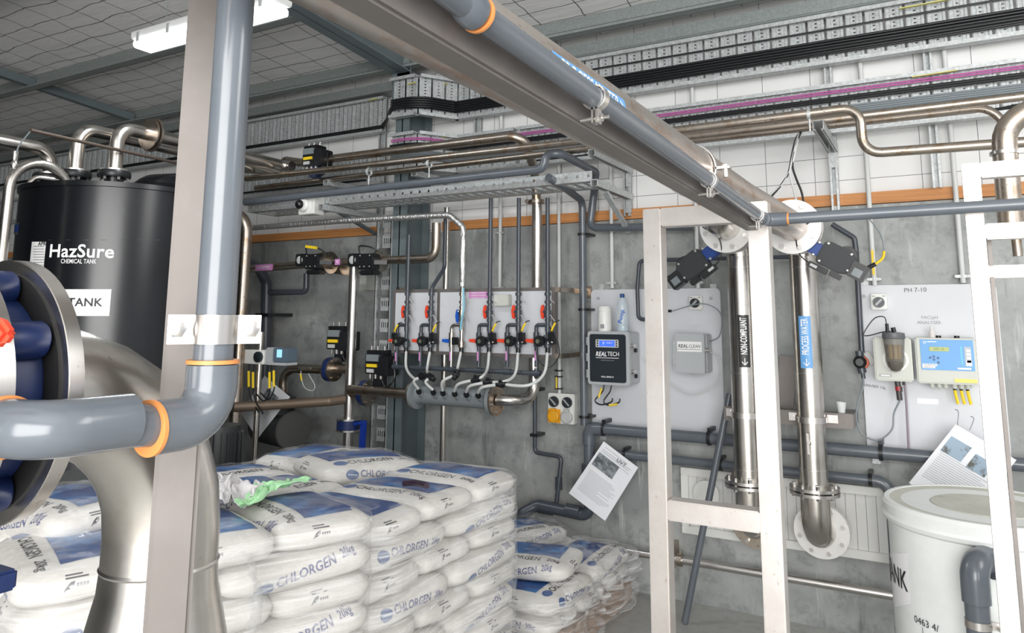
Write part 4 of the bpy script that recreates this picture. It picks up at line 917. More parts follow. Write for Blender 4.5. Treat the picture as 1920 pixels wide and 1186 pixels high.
# ================================================================== analyser board
a_, b_ = aY(1606, 535, YW), aY(1868, 535, YW); c_ = aY(1690, 864, YW)
tb = board('analyser_board', 'white board with rounded corners holding the blue-fronted analyser', a_.x+.004, b_.x, c_.z, a_.z)
mb = MB()
for px, py in ((1621, 530), (1643, 862)): p = aY(px, py, YW+.01); mb.box((p.x-.02, YW+.012, p.z-.02), (p.x+.02, W, p.z+.02))
mb.build('fixing_lug', galv, tb); p = aY(1620, 555, YW); MB().cyl((p.x, YW-.005, p.z), (p.x, YW, p.z), .01, n=12).build('screw', greyp, tb)
def note(s, px, py, size, par, y, m=ink, bold=0, tilt=0, al='CENTER'): return text(s, 'handwriting' if tilt else 'lettering', aY(px, py, y), (1, 0, tilt), (-tilt, 0, 1), size, m, par, bold, al)
note('PH 7-10', 1716, 543.5, .034, tb, YW-.002, ink, -.01, .02); note('FAC/pH', 1743, 595, .024, tb, YW-.002, inkg, .0); note('ANALYSER', 1742, 604.5, .024, tb, YW-.002, inkg, .0); note('UNUSED 12g', 1640, 724, .019, tb, YW-.002, ink, 0, -.1)
p = aY(1739, 752, YW); MB().box((p.x-.05, YW-.003, p.z-.014), (p.x+.05, YW, p.z+.014)).build('blank_label', labelwhite, tb)
ya = 4.56
a_, b_ = aY(1636, 632, ya), aY(1715, 716, ya); x0, x1, z0, z1 = a_.x, b_.x, b_.z, a_.z
t = T('sensor_unit', 'cream analyser housing with a hanging smoky sensor cup', 'enclosure', ((x0+x1)/2, ya+.06, z0))
MB().box((x0, ya, z0), (x1-.003, YW, z1)).build('housing', boxc, t, bevel=.008)
lbx = MB().box((x0+.02, ya-.002, z0+.022), (x0+.082, ya, z0+.036)).build('name_plate', greyp, t); MB().box((x0+.030, ya-.003, z0+.026), (x0+.072, ya-.002, z0+.032)).build('faint_print', inkw, lbx)
p = aY(1677, 655, ya-.045); cx_ = p.x; cz_ = zAt((cx_, ya), 668)
MB().ring((cx_, ya+.0, z0+.115), (0, -1, 0), .062, .05, .006, 36).build('recess_ring', whitep, t)
MB().lathe([(.0, -.115), (.022, -.108), (.038, -.085), (.044, -.05), (.048, .01), (.052, .06)], (cx_, ya-.045, z1-.065), (0, 0, 1), 32, cap=False).build('sensor_cup', mat('cup_smoky', (.20, .18, .15), .08, alpha=.55, spec=.9), t)
mb = MB()
for k_ in range(5): an = k_*1.256; mb.cyl((cx_+.02*math.cos(an), ya-.045+.02*math.sin(an), z1-.11), (cx_+.024*math.cos(an), ya-.045+.024*math.sin(an), z1-.03), .011, n=10)
mb.build('cell', amber, t)
MB().lathe([(.0, -.112), (.02, -.104), (.035, -.082), (.039, -.06)], (cx_, ya-.045, z1-.065), (0, 0, 1), 28).build('cup_sludge', mat('sludge', (.025, .03, .025), .2), t)
MB().lathe([(.049, -.03), (.050, .0)], (cx_, ya-.045, z1-.005), (0, 0, 1), 28).build('cup_band', galvbox, t)
MB().lathe([(.054, 0), (.056, .004), (.054, .03), (.03, .034)], (cx_, ya-.045, z1-.004), (0, 0, 1), 28).build('cup_lid', mat('lid_grey', (.12, .125, .13), .4), t)
mb = MB(); mb.cyl((cx_-.028, ya-.045, z1+.03), (cx_-.028, ya-.045, z1+.075), .009, n=10); mb.cyl((cx_+.005, ya-.045, z1+.03), (cx_+.0, ya-.045, z1+.055), .012, n=10); mb.build('connector', blackp, t)
MB().tube([(cx_-.028, ya-.045, z1+.07), (cx_-.04, ya-.04, z1+.11), (cx_-.09, ya-.03, z1+.10), (cx_-.145, ya-.03, z1+.02), (cx_-.12, ya-.03, z1+.01), (cx_-.05, ya-.04, z1+.03), (cx_, ya-.045, z1+.035)], .003, 6, smooth=6).build('sensor_cable', blackp, t)
mb = MB(); mb.cyl((cx_-.0, ya+.03, z0), (cx_+.006, ya+.03, z0-.10), .014, n=12); mb.cyl((cx_+.006, ya+.03, z0-.03), (cx_+.006, ya+.03, z0-.055), .016, n=12); mb.cyl((cx_+.03, ya+.03, z0), (cx_+.03, ya+.03, z0-.02), .007, n=8); mb.build('cable_plug', mat('plug_dark', (.05, .045, .045), .4), t)
mb = MB(); mb.cyl((cx_+.003, ya+.03, z0-.028), (cx_+.004, ya+.03, z0-.05), .0168, n=14); mb.build('red_ring', mat('ring_red', (.35, .03, .04), .4), t)
P_ = lambda a, b, y=4.6: aY(a, b, y)
MB().tube([(cx_+.006, ya+.03, z0-.10), P_(1676, 775), P_(1672, 805), P_(1645, 825), P_(1615, 812), P_(1606, 785), P_(1608, 755), P_(1618, 725), P_(1619, 706)], .0045, 8, smooth=6).build('signal_cable', cable_g, t)
MB().tube([P_(1696, 718), P_(1699, 750), P_(1704, 842)], .006, 8, smooth=5).build('drain_hose', mat('hose_mauve', (.28, .24, .27), .35), t)
a_, b_ = aY(1714, 632, ya), aY(1834, 720, ya); x0, x1 = a_.x, b_.x+.008
t = T('analyser_unit', 'cream analyser enclosure with blue keypad panel beside the sensor housing', 'enclosure', ((x0+x1)/2, ya+.06, z0))
MB().box((x0, ya, z0-.004), (x1, YW, z1+.002)).build('housing', boxc, t, bevel=.008)
a_, b_ = aY(1724, 634, ya), aY(1829, 698, ya)
fp = MB().box((a_.x, ya-.003, b_.z+.006), (b_.x, ya, a_.z-.005)).build('keypad_panel', labelblue, t); fx0, fz1 = a_.x, a_.z
def FP(u, v): return fx0+(b_.x-fx0)*u, fz1-.005-(fz1-b_.z-.011)*v      # fraction on the panel
x_, z_ = FP(.36, .31); MB().rbox((x_-.045, ya-.006, z_-.011), (x_+.045, ya-.003, z_+.011), .005).build('display_screen', lcdg, fp)
text('0.92  7.2', 'lettering', (x_, ya-.0075, z_), (1, 0, 0), (0, 0, 1), .013, mat('ink_green', (.12, .2, .05), .5), fp)
mb = MB()
for u, v in ((.25, .56), (.25, .66), (.18, .60), (.33, .60), (.33, .75)): x_, z_ = FP(u, v); mb.cyl((x_, ya-.006, z_), (x_, ya-.003, z_), .006, n=10)
mb.build('key', mat('key_navy', (.05, .10, .22), .4), fp)
x_, z_ = FP(.09, .09); MB().ring((x_, ya-.0045, z_), (0, -1, 0), .007, .0045, .001, 20).build('emblem', inkw, fp); MB().box((x_+.012, ya-.0045, z_+.001), (x_+.055, ya-.004, z_+.005)).build('faint_print', inkw, fp)
mb = MB()
for k_ in range(8): x_, z_ = FP(.77, .24+.075*k_); mb.cyl((x_, ya-.005, z_), (x_, ya-.003, z_), .003, n=8)
mb.build('status_light', mat('led_green', (.1, .6, .45), .4, emit=((.1, .8, .5), .5)), fp)
x0_, z0_ = FP(.83, .22); x1_, z1_ = FP(.95, .84); MB().box((x0_, ya-.0045, z1_), (x1_, ya-.003, z0_)).build('channel_label', mat('chan_grey', (.45, .48, .52), .4), fp)
mb = MB(); 
for k_ in range(4): mb.box((x0_+.008, ya-.0055, z0_-.026-.018*k_), (x1_-.002, ya-.0045, z0_-.014-.018*k_))
mb.box((x0_+.004, ya-.0055, z1_), (x1_, ya-.0045, z1_+.03)); mb.build('label_strip', labelwhite, fp)
for u0, u1, v0, v1, s_ in ((.02, .30, .80, .87, 'CHLORINE FAC'), (.02, .26, .875, .945, 'SENSOR pH'), (.68, .93, .9, .955, '')):
    xa_, za_ = FP(u0, v0); xb_, zb2 = FP(u1, v1); l_ = MB().box((xa_, ya-.0045, zb2), (xb_, ya-.003, za_)).build('label_strip', labelwhite, fp)
    if s_: text(s_, 'lettering', ((xa_+xb_)/2, ya-.0055, (za_+zb2)/2), (1, 0, 0), (0, 0, 1), .009, ink, l_)
MB().box((b_.x-.095, ya-.003, z0+.008), (b_.x+.005, ya, z0+.026)).build('warning_label', mat('warn_yellow', (.85, .68, .15), .45), t)
mb = MB()
for k_ in range(6):
    x = aY((1748, 1761, 1773, 1790, 1803, 1815)[k_], 724, ya+.05).x; mb.lathe([(.0, -.028), (.011, -.024), (.014, -.012), (.013, 0)], (x, ya+.05, z0-.004), (0, 0, 1), 14)
mb.build('cable_gland', boxc, t)
for px in (1791, 1803, 1815):
    x = aY(px, 740, ya+.05).x; MB().tube([(x, ya+.05, z0-.035), (x+.004, ya+.05, z0-.07), (x+.010, ya+.05, z0-.105)], .0075, 8, smooth=3).build('yellow_tag', yellow, t)
    MB().tube([(x, ya+.05, z0-.028), (x, ya+.05, z0-.036)], .0085, 8).build('gland_nut', blackp, t)
mb = MB(); 
for u in (.40, .70): x = x0+(x1-x0)*u; mb.cyl((x, ya+.06, z1), (x, ya+.06, z1+.014), .013, n=12)
mb.build('top_cap', blackp, t)
x = x0+(x1-x0)*.30
S('sample_vial', MB().lathe([(.016, 0), (.016, .03), (.009, .045), (.009, .06)], (x, ya+.05, z1+.003), (0, 0, 1), 18), mat('vial_clear', (.82, .78, .76), .2, alpha=.6), 'small clear vial standing on the blue-fronted analyser', 'vial')
# pipe and flow cell feeding the analyser
yf_ = 4.62; xa_ = aY(1612, 600, yf_).x
pipe('dark plastic sample pipe angling down the left edge of the analyser board', [aY(1560, 420, yf_), aY(1602, 446, yf_), aY(1605, 470, yf_), (xa_, yf_, aY(1612, 660, yf_).z)], .015, pvc_d, .03, name='plastic_pipe', n=12)
p = aY(1613, 678, yf_)
t = T('flow_cell', 'black round flow switch with orange ring at the foot of the sample pipe', 'flow switch', (p.x, yf_, p.z-.06))
MB().lathe([(.03, 0), (.034, -.01), (.034, -.03), (.02, -.045), (.02, -.05)], p, (0, 1, 0), 24).build('cell_body', blackp, t)
MB().lathe([(.032, 0), (.036, .003), (.036, .018), (.030, .022)], V(p)+V((.008, .0, -.004)), (0, 1, 0), 24).build('orange_ring', mat('ring_orange', (.55, .10, .04), .4), t)
mb = MB(); mb.cyl(p+V((0, 0, .02)), p+V((-.002, 0, .06)), .021, n=14); mb.cyl(p-V((0, 0, .02)), p-V((-.008, 0, .06)), .022, n=14); mb.cyl(p-V((-.008, 0, .06)), p-V((-.012, 0, .09)), .011, n=12); mb.build('union_fitting', pvc_d, t)
S('metal_label', MB().bar(p+V((.03, .03, .05)), p+V((.065, .03, -.01)), .03, .004, (0, 1, 0)), galvbox, 'tilted grey metal tag behind the flow switch', 'tag')
# ------------------------------------------------------------------ the overhead process pipe and its neighbour
pa, pb_ = V((-.655, .25, 2.162)), V((xp, 4.07, zup))
t = T('overhead_pipe', 'wide rust-specked stainless pipe running diagonally overhead toward the camera', 'pipe', (-.65, 2.2, 2.07))
MB().tube([pb_, (xp, 3.9, zup), (-.655, 3.0, 2.165), pa], .076, 40, .3).build('pipe_body', ss_rust, t)
c = V((-.655, 2.3, 2.162)); mb = MB(); mb.lathe([(.080, -.012), (.084, -.012), (.084, .012), (.080, .012)], c, (0, 1, 0), 40, cap=False); mb.box((c.x+.079, c.y-.012, c.z-.004), (c.x+.125, c.y+.012, c.z+.004)); mb.hexes((c.x+.108, c.y, c.z-.03), (0, 0, 1), 0, 1, .009, .04); mb.build('saddle_clamp', ss_b, t)
def lab(p0, p1, ang0, ang1, m, parent, ax0, r):      # label strip along a Y-running pipe
    mb = MB(); n = 5
    for k_ in range(n):
        a0 = math.radians(ang0+(ang1-ang0)*k_/n); a1 = math.radians(ang0+(ang1-ang0)*(k_+1)/n)
        f = lambda a, y: V((ax0[0]+r*math.cos(a), y, ax0[1]+r*math.sin(a)))
        mb.face([f(a0, p0), f(a0, p1), f(a1, p1), f(a1, p0)])
    return mb.build('label_band', m, parent)
lb = lab(1.16, 1.52, -12, 22, labelblue, t, (-.655, 2.150), .0815)
text('PROCESS WATER', 'lettering', (-.5728, 1.33, 2.158), (0, 1, 0), (0, 0, 1), .036, inkw, lb, .012)
text('>', 'lettering', (-.5728, 1.49, 2.158), (0, 1, 0), (0, 0, 1), .036, inkw, lb, .012)
# first pipe joins the second through a cross elbow
t = T('crossover_pipe', 'short stainless bend from the left top flange across behind the square frame', 'pipe', (xn, 3.9, zun-.08))
MB().tube([(xn, 4.06, zun), (xn, 3.80, zun+.02), (xn+.16, 3.78, zun+.16)], .074, 32, .12).build('pipe_body', ss, t)
# black butterfly actuators
def big_act(label, px, py, deg, flip):
    y = 4.08; c = aY(px, py, y); a = math.radians(deg); U_ = V((math.cos(a), 0, math.sin(a))); N_ = V((-math.sin(a), 0, math.cos(a)))*flip; Y_ = V((0, 1, 0))
    t = T('butterfly_actuator', label, 'actuator', c+U_*.13, 'butterfly actuators on the tall pipes')
    P = lambda u, n, w=0: c+U_*u+N_*n+Y_*w
    MB().ob(P(-.005, 0, .05), U_*.035, N_*.034, Y_*.035).build('valve_neck', blueb if 0 else mat('neck_blue', (.01, .05, .25), .35), t, bevel=.004)
    MB().prism([P(.03, -.055), P(.05, -.065), (P(.15, -.065)), P(.20, -.045), P(.215, -.01), P(.20, .04), P(.16, .065), P(.06, .065), P(.03, .05)], Y_*.075).build('actuator_body', mat('act_black', (.022, .024, .028), .5), t, bevel=.005)
    MB().lathe([(.05, 0), (.055, .02), (.05, .05)], P(.15, .03, .03), Y_, 24).build('rear_cylinder', blackp, t)
    eb = MB().ob(P(.235, -.012, .02), U_*.04, N_*.042, Y_*.035).build('switch_box', blackp, t, bevel=.004)
    MB().ob(P(.235, -.02, -.018), U_*.022, N_*.02, Y_*.003).build('indicator_window', mat('window_grey', (.20, .23, .24), .15), eb)
    mb = MB(); mb.ob(P(.06, -.085, .01), U_*.05, N_*.016, Y_*.02); mb.ob(P(.15, -.08, .01), U_*.03, N_*.014, Y_*.02); mb.build('solenoid', blackp, t, bevel=.003)
    MB().ob(P(.04, -.085, -.011), U_*.018, N_*.007, Y_*.002).build('rating_plate', galvbox, t)
    mb = MB()
    for u, n in ((.05, .05), (.05, -.05), (.19, -.03), (.17, .05), (.01, .035), (.01, -.035)): mb.lathe([(.007, 0), (.008, -.004), (.004, -.007)], P(u, n), Y_, 10)
    mb.build('screw', ss_b, t)
    mb = MB(); mb.cyl(P(.26, .02, .02), P(.285, .06, .02), .011, n=10); mb.build('cable_gland', blackp, t)
    MB().tube([P(.285, .06, .02), P(.30, .10, .02), P(.29, .135, .02)], .0065, 8, smooth=3).build('yellow_tag', yellow, t)
    MB().tube([P(.29, .135, .02), P(.24, .20, .03), P(.12, .27, .06)], .004, 6, smooth=5).build('signal_cable', cable_g, t)
    MB().tube([P(.02, -.085, .0), P(-.05, -.06, -.01), P(-.10, .02, -.03), P(-.07, .12, -.04)], .0035, 6, smooth=5).build('control_cable', blackp, t)
    return t
big_act('black butterfly actuator angled down to the right of the PROCESS WATER pipe', 1527, 464, -30, 1)
big_act('black butterfly actuator angled down to the left, framed by the square stainless frame', 1327, 473, 180+36, -1)
# ================================================================== square frames
def frame_tubes(name, label, bars, w, m=ss_tube, loc=None, braces=()):
    t = T(name, label, 'frame', loc)
    for n_, a, b in bars: MB().bar(a, b, w, w, (0, 1, 0)).build(n_, m, t, bevel=.005)
    return t
YF = 2.78; w = .072; yc_ = YF+w/2
xl_, xr_ = aY(1205, 420, YF).x+w/2, aY(1410, 600, YF).x+w/2-.002
zt_ = aY(1204, 392, YF).z; zc1 = aY(1250, 937, YF).z
t = T('support_frame', 'upright square-tube stainless frame with one crossbar in the centre of the view', 'frame', ((xl_+xr_)/2, yc_, 0))
for n_, a, b in (('post', (xl_, yc_, 0), (xl_, yc_, zt_)), ('post', (xr_, yc_, 0), (xr_, yc_, zt_)), ('top_rail', (xl_+w/2, yc_, zt_-w/2), (xr_-w/2, yc_, zt_-w/2)), ('crossbar', (xl_+w/2, yc_, zc1-w/2), (xr_-w/2, yc_, zc1-w/2))):
    MB().bar(a, b, w, w-.0005, (0, 1, 0)).build(n_, ss_tube, t, bevel=.004)
w2_ = .05; x3_ = aY(1802, 307, YF).x+w2_/2; zt3 = aY(1802, 307, YF).z; X4 = x3_+.9
t = T('support_frame', 'stainless frame cut by the right picture edge, standing before the white tank', 'frame', (x3_+.4, yc_, 0))
yq = YF+w2_/2
za_, zb_ = aY(1845, 419, YF).z, aY(1856, 497, YF).z
for n_, a, b, ww in (('post', (x3_, yq, 0), (x3_, yq, zt3), w2_), ('post', (X4, yq, 0), (X4, yq, zt3), w2_), ('top_rail', (x3_+w2_/2, yq, zt3-w2_/2), (X4-w2_/2, yq, zt3-w2_/2), w2_), ('crossbar', (x3_+w2_/2, yq, za_-w2_/2), (X4-w2_/2, yq, za_-w2_/2), w2_)):
    MB().bar(a, b, ww, ww-.0005, (0, 1, 0)).build(n_, ss_tube, t, bevel=.004)
MB().bar((x3_+.02, YF+.09, zb_-.016), (X4, YF+.09, zb_-.016), .04, .034, (0, 1, 0)).build('rear_bar', ss_tube, t, bevel=.003)
MB().bar((x3_+w2_/2+.012, YF+.085, 0), (x3_+w2_/2+.012, YF+.085, za_-.02), .012, .02, (0, 1, 0)).build('rear_post', ss_post, t)
# overhead square beam between the near post and the square frame, with the plastic pipe clipped on
t = T('overhead_beam', 'square stainless beam overhead, carrying a clipped grey plastic pipe to the frame', 'beam', (-.57, 1.6, 2.03))
A_, B_ = V((-.571, .30, 2.095)), V((-.571, YF-.002, 2.042))
MB().bar(A_, B_, .05, .052).build('beam', ss_post, t, bevel=.005)
t = T('clipped_pipe', 'grey plastic pipe clipped to the overhead beam and turning right past both frames', 'pipe', (-.52, 1.6, 2.04))
yq2 = 2.735
cor = V((-.515, yq2, aY(1440, 412, yq2).z))
MB().tube([(-.515, .25, 2.137), (-.515, .78, 2.105), (cor.x, yq2-.12, cor.z+.002), cor, (aY(1925, 389, yq2).x+.5, yq2, aY(1500, 405, yq2).z)], .0195, 20, .03).build('pipe_run', pvc, t)
MB().tube([(-.515, .80, 2.104), (-.515, .775, 2.105), (-.515, .76, 2.2), (-.515, .76, 2.6)], .0255, 20, .025).build('tee_fitting', pvc, t)
mb = MB(); mb.lathe([(.026, 0), (.0265, .003), (.026, .006)], (-.515, .806, 2.104), (0, 1, 0), 24); mb.lathe([(.021, 0), (.0215, .003), (.021, .006)], (cor.x+.075, yq2, cor.z), (1, 0, 0), 20); mb.build('orange_primer_ring', orange, t)
MB().tube([(cor.x, yq2-.045, cor.z), cor, (cor.x+.075, yq2, cor.z)], .0245, 20, .03).build('elbow', pvc, t)
for y, lb_ in ((1.21, 'first'), (1.98, 'second'), (2.60, 'third')):
    z = 2.107+(cor.z+.002-2.107)*(y-.78)/(yq2-.12-.78); mb = MB()
    mb.lathe([(.0205, -.010), (.0235, -.010), (.0235, .010), (.0205, .010)], (-.515, y, z), (0, 1, 0), 24, cap=False)
    mb.box((-.520, y-.010, z-.048), (-.516, y+.010, z-.02)); mb.box((-.512, y-.010, z-.048), (-.508, y+.010, z-.02)); mb.cyl((-.545, y, z-.038), (-.490, y, z-.038), .0035, n=8); mb.lathe([(.008, 0), (.008, .006)], (-.508, y, z-.038), (1, 0, 0), 6); mb.lathe([(.005, 0), (.006, .012)], (-.53, y-.012, z+.024), (0, 1, 0), 10)
    mb.build('pipe_clip', ss_b, t)
# near post
cp = aD(345, 700, .905); bdir = V((-cp.x, -cp.y, 0)).normalized(); sd = V((-bdir.y, bdir.x, 0))
t = T('near_post', 'close square stainless post with rust specks at left, partly behind a grey plastic pipe', 'post', (cp.x, cp.y, 0))
mb = MB(); mb.ob((cp.x, cp.y, 1.55), sd*.0245, bdir*.025, V((0, 0, 1.55))); mb.build('post_tube', ss_post, t, bevel=.005)
vp = aD(398, 700, .80); Y2N = .375; rr = .0205
zE = zAt(vp, 787)
t = T('near_plastic_pipe', 'close grey plastic pipe with orange-glued elbows clamped to the near post', 'pipe', (vp.x, vp.y, zE))
MB().tube([(vp.x, vp.y, 3.0), (vp.x, vp.y, zE+.05)], rr, 32).build('pipe_run', pvc_n, t)
MB().tube([(vp.x, vp.y, zAt(vp, 683)), (vp.x, vp.y, zE), (vp.x, vp.y-.068, zE)], .0265, 32, .036).build('elbow', pvc_n, t)
y2 = Y2N
zF = zE+.010
MB().tube([(vp.x, vp.y-.05, zE), (vp.x, y2+.05, zF)], rr, 32).build('pipe_run', pvc_n, t)
MB().tube([(vp.x, y2+.085, zF), (vp.x, y2, zF), (vp.x-.05, y2, zF)], .0255, 32, .035).build('elbow', pvc_n, t)
MB().tube([(vp.x-.04, y2, zF), (vp.x-.6, y2, zF)], rr, 32).build('pipe_run', pvc_n, t)
mb = MB(); mb.lathe([(.0212, 0), (.0272, .0), (.0272, .004), (.0212, .004)], (vp.x, vp.y, zAt(vp, 681)), (0, 0, 1), 32); mb.build('orange_primer_ring', orange, t)
mb = MB(); mb.lathe([(.0212, 0), (.0275, .0), (.0275, .004), (.0212, .004)], (vp.x, vp.y-.068, zE), (0, -1, 0), 32); mb.build('orange_primer_ring', orange, t)
mb = MB(); mb.lathe([(.0212, 0), (.0280, .0), (.0280, .004), (.0212, .004)], (vp.x-.05, y2, zF), (-1, 0, 0), 32); mb.build('orange_primer_ring', orange, t)
zk = zAt(vp, 617); vb = V((-vp.x, -vp.y, 0)).normalized(); vs_ = V((-vb.y, vb.x, 0))
mb = MB(); mb.lathe([(rr+.0005, -.0155), (rr+.003, -.0155), (rr+.003, .0155), (rr+.0005, .0155)], (vp.x, vp.y, zk), (0, 0, 1), 32, cap=False)
for s_ in (-1, 1): mb.ob(V((vp.x, vp.y, zk))+vs_*s_*.034+vb*.002, vs_*.013, vb*.0015, V((0, 0, .0155))); mb.ob(V((vp.x, vp.y, zk))+vs_*s_*.034-vb*.005, vs_*.013, vb*.0015, V((0, 0, .0155)))
cb = mb.build('pipe_clamp', ss_b, t, bevel=.0005)
for s_ in (-1, 1):
    p = V((vp.x, vp.y, zk))+vs_*s_*.037+vb*.0035; MB().lathe([(.009, 0), (.009, .006), (.005, .008)], p, vb, 6).build('bolt', ss_b, cb)
LEGY = .687
# ================================================================== near flanged elbow with butterfly valve
X0 = -.93; zc0 = zAt((X0, .465), 730)
t = T('flanged_elbow', 'large close stainless elbow and reducer with bolted flange, behind the near post', 'pipe', (X0, .67, .7))
MB().lathe([(.078, 0), (.146, 0), (.146, .017), (.078, .017)], (X0, .458, zc0), (0, 1, 0), 72).build('flange', ss_b, t, bevel=.001)
yL = LEGY; zR = zAt((X0, yL), 1053)
MB().tube([(X0, .47, zc0), (X0, yL, zc0), (X0, yL, zR)], .0725, 48, .20).build('elbow', ss, t)
MB().lathe([(.073, 0), (.0745, -.003), (.073, -.006)], (X0, yL, zR+.003), (0, 0, 1), 48).build('weld_seam', ss_b, t)
MB().lathe([(.0725, 0), (.0745, -.03), (.090, -.10), (.102, -.16), (.104, -.22), (.104, -.9)], (X0, yL, zR), (0, 0, 1), 48).build('reducer', ss, t)
t = T('butterfly_valve', 'blue lugged butterfly valve squeezed between the two close flanges', 'valve', (X0, .43, zc0-.12))
MB().lathe([(.07, 0), (.108, 0), (.108, .046), (.07, .046)], (X0, .409, zc0), (0, 1, 0), 56).build('valve_body', blued, t, bevel=.003)
MB().lathe([(.072, 0), (.132, 0), (.132, .0025), (.072, .0025)], (X0, .4555, zc0), (0, 1, 0), 56).build('rubber_liner', blackr, t)
for k_ in range(8):
    an = .52+k_*math.pi/4; p = V((X0+.116*math.cos(an), .408, zc0+.116*math.sin(an)))
    MB().lathe([(.019, 0), (.020, .003), (.020, .040), (.018, .043)], p, (0, 1, 0), 24).build('lug', blued, t)
p = aD(8, 1088, .80); MB().box((p.x-.03, p.y-.01, p.z-.012), (p.x+.004, p.y+.012, p.z+.010)).build('lever_tip', blued, t, bevel=.003)
t = T('valve_flange', 'close stainless flange cut by the left picture edge, left of the blue valve', 'flange', (X0, .39, zc0-.14))
MB().lathe([(.06, 0), (.146, 0), (.146, .017), (.06, .017)], (X0, .390, zc0), (0, 1, 0), 72).build('flange', ss_b, t, bevel=.001)
MB().tube([(X0, .391, zc0), (X0, .05, zc0)], .078, 40).build('pipe_stub', ss, t)
p = aD(0, 622, .62); t = T('red_lever', 'red plastic lever tip poking in at the left edge over the flange', 'handle', p)
MB().prism([p+V((-.09, -.02, .012)), p+V((-.02, .0, .016)), p+V((.0, .008, .01)), p+V((.009, .012, -.001)), p+V((.0, .010, -.012)), p+V((-.04, -.006, -.016)), p+V((-.09, -.02, -.016))], (.004, -.012, 0)).build('lever', red, t, bevel=.004)
# ================================================================== dark chemical tank and its pipes
TC = V((-4.40, 2.83, 0)); TR = .57; TZ = 2.435
t = T('chemical_tank', 'tall black cylindrical chemical tank with white lettering and a white sign', 'tank', (TC.x, TC.y, 0))
tmb = MB().lathe([(TR, 0), (TR, TZ-.03), (TR+.012, TZ-.028), (TR+.012, TZ), (TR-.02, TZ+.004)], TC, (0, 0, 1), 96)
tb_ = tmb.build('tank_body', tankb, t)
bt = BVHTree.FromPolygons([v.co+TC for v in tb_.data.vertices], [p.vertices[:] for p in tb_.data.polygons])
def onT(px, py):
    for k_ in range(60):
        for s_ in (1, -1):
            h = bt.ray_cast(O, ray(px+s_*k_*.5, py).normalized())
            if h[0]: return h[0], h[1]
def tank_text(s, px, py, size, m, par, bold=0, al='CENTER', sq=1, fit=None, off=.0045):
    p, n = onT(px, py); n = V((n.x, n.y, 0)).normalized(); r_ = V((-n.y, n.x, 0))
    text(s, 'lettering', p, r_, (0, 0, 1), size, m, par, bold, al, sq, bt, -n, fit=fit, off=off)
tank_text('HazSure', 150, 471.5, .100, inkw, t, .018, fit=.335); tank_text('CHEMICAL TANK', 147, 490, .034, inkw, t, .012, fit=.185)
def patch(name, x0, x1, y0, y1, m, par, off=.002):
    mb = MB(); n = 8; top = []; bot = []
    for k_ in range(n+1):
        x = x0+(x1-x0)*k_/n; p, nn = onT(x, y0); q, _ = onT(x, y1); nn = V((nn.x, nn.y, 0)).normalized(); top.append(p+nn*off); bot.append(V((p.x, p.y, q.z))+nn*off)
    for k_ in range(n): mb.face([top[k_], top[k_+1], bot[k_+1], bot[k_]])
    return mb.build(name, m, par)
sg = patch('white_sign', 95, 209, 542, 592, labelwhite, t); tank_text('TANK', 159, 567, .062, ink, sg, .015, fit=.175)
for v in bpy.data.objects[-1].data.vertices if 0 else []: pass
sg = patch('data_sheet', 60.5, 87, 453, 503, labelwhite, t)
for k_ in range(8): patch('print_line', 64, 84, 461+k_*5, 462.5+k_*5, inkg, sg, .004)
tank_text('APR', 80, 457, .03, ink, sg, .02)
patch('hoop_line', 60, 330, 449, 450, mat('hoop_dark', (.03, .035, .04), .4), t, .001)
def nozzle(px, py, z, label, path, r=.041):
    p = aZ(px, py, z); t = T('tank_outlet', label, 'pipe', (p.x, p.y, TZ), 'stainless outlets on the black tank')
    MB().cyl((p.x, p.y, TZ), (p.x, p.y, z-.02), .052, n=24).build('nozzle_neck', tankb, t)
    f = MB().lathe([(.03, -.045), (.088, -.045), (.092, -.035), (.092, -.012), (.088, -.004)], (p.x, p.y, z), (0, 0, 1), 32).build('black_flange', blackp, t)
    bolts(f, (p.x, p.y, z-.062), (0, 0, 1), .074, 6, .009, .02)
    MB().lathe([(.03, -.004), (.080, -.004), (.080, .006), (.03, .006)], (p.x, p.y, z), (0, 0, 1), 32).build('steel_flange', ss_b, t)
    pts = [(p.x, p.y, z)]+path(p); MB().tube(pts, r, 20, .10).build('pipe_bend', ss, t); return t, p
zn = 2.56
nozzle(93, 327, zn, 'leftmost steel outlet on the black tank, bending toward the left picture edge', lambda p: [(p.x, p.y, zAt(p, 282)), (p.x+.0, .6, zAt(p, 282)-.0)])
nozzle(141, 320, zn, 'middle steel outlet on the black tank, bending back to the wall', lambda p: [(p.x, p.y, zAt(p, 240)), (p.x, 4.15, zAt(p, 240)), (aY(520, 318, 4.15).x, 4.15, zAt(p, 240)-.02)])
t3, pn = nozzle(215, 320, zn, 'right steel outlet on the black tank with a big blank flange on its bend', lambda p: [(p.x, p.y, zAt(p, 238)), (p.x, 4.0, zAt(p, 238)), (aY(470, 320, 4.0).x+.45, 4.0, zAt(p, 238)-.01)])
zf_ = zAt(pn, 238); MB().lathe([(.03, 0), (.11, 0), (.11, .012), (.03, .012)], (pn.x, pn.y+.22, zf_), (0, 1, 0), 36).build('round_flange', ss_st, t3)
for k_, (dy_) in enumerate((.20, )):
    MB().lathe([(.03, 0), (.10, 0), (.10, .01), (.03, .01)], (pn.x, pn.y+dy_, zf_), (0, 1, 0), 36).build('round_flange', ss_st, t3)
q = aD(200, 300, 4.2)
pipe('thin rusty rod crossing diagonally above the black tank', [aD(57, 244, 3.9), aD(334, 306, 4.9)], .010, mat('rusty_rod', (.10, .075, .06), .6, .4))
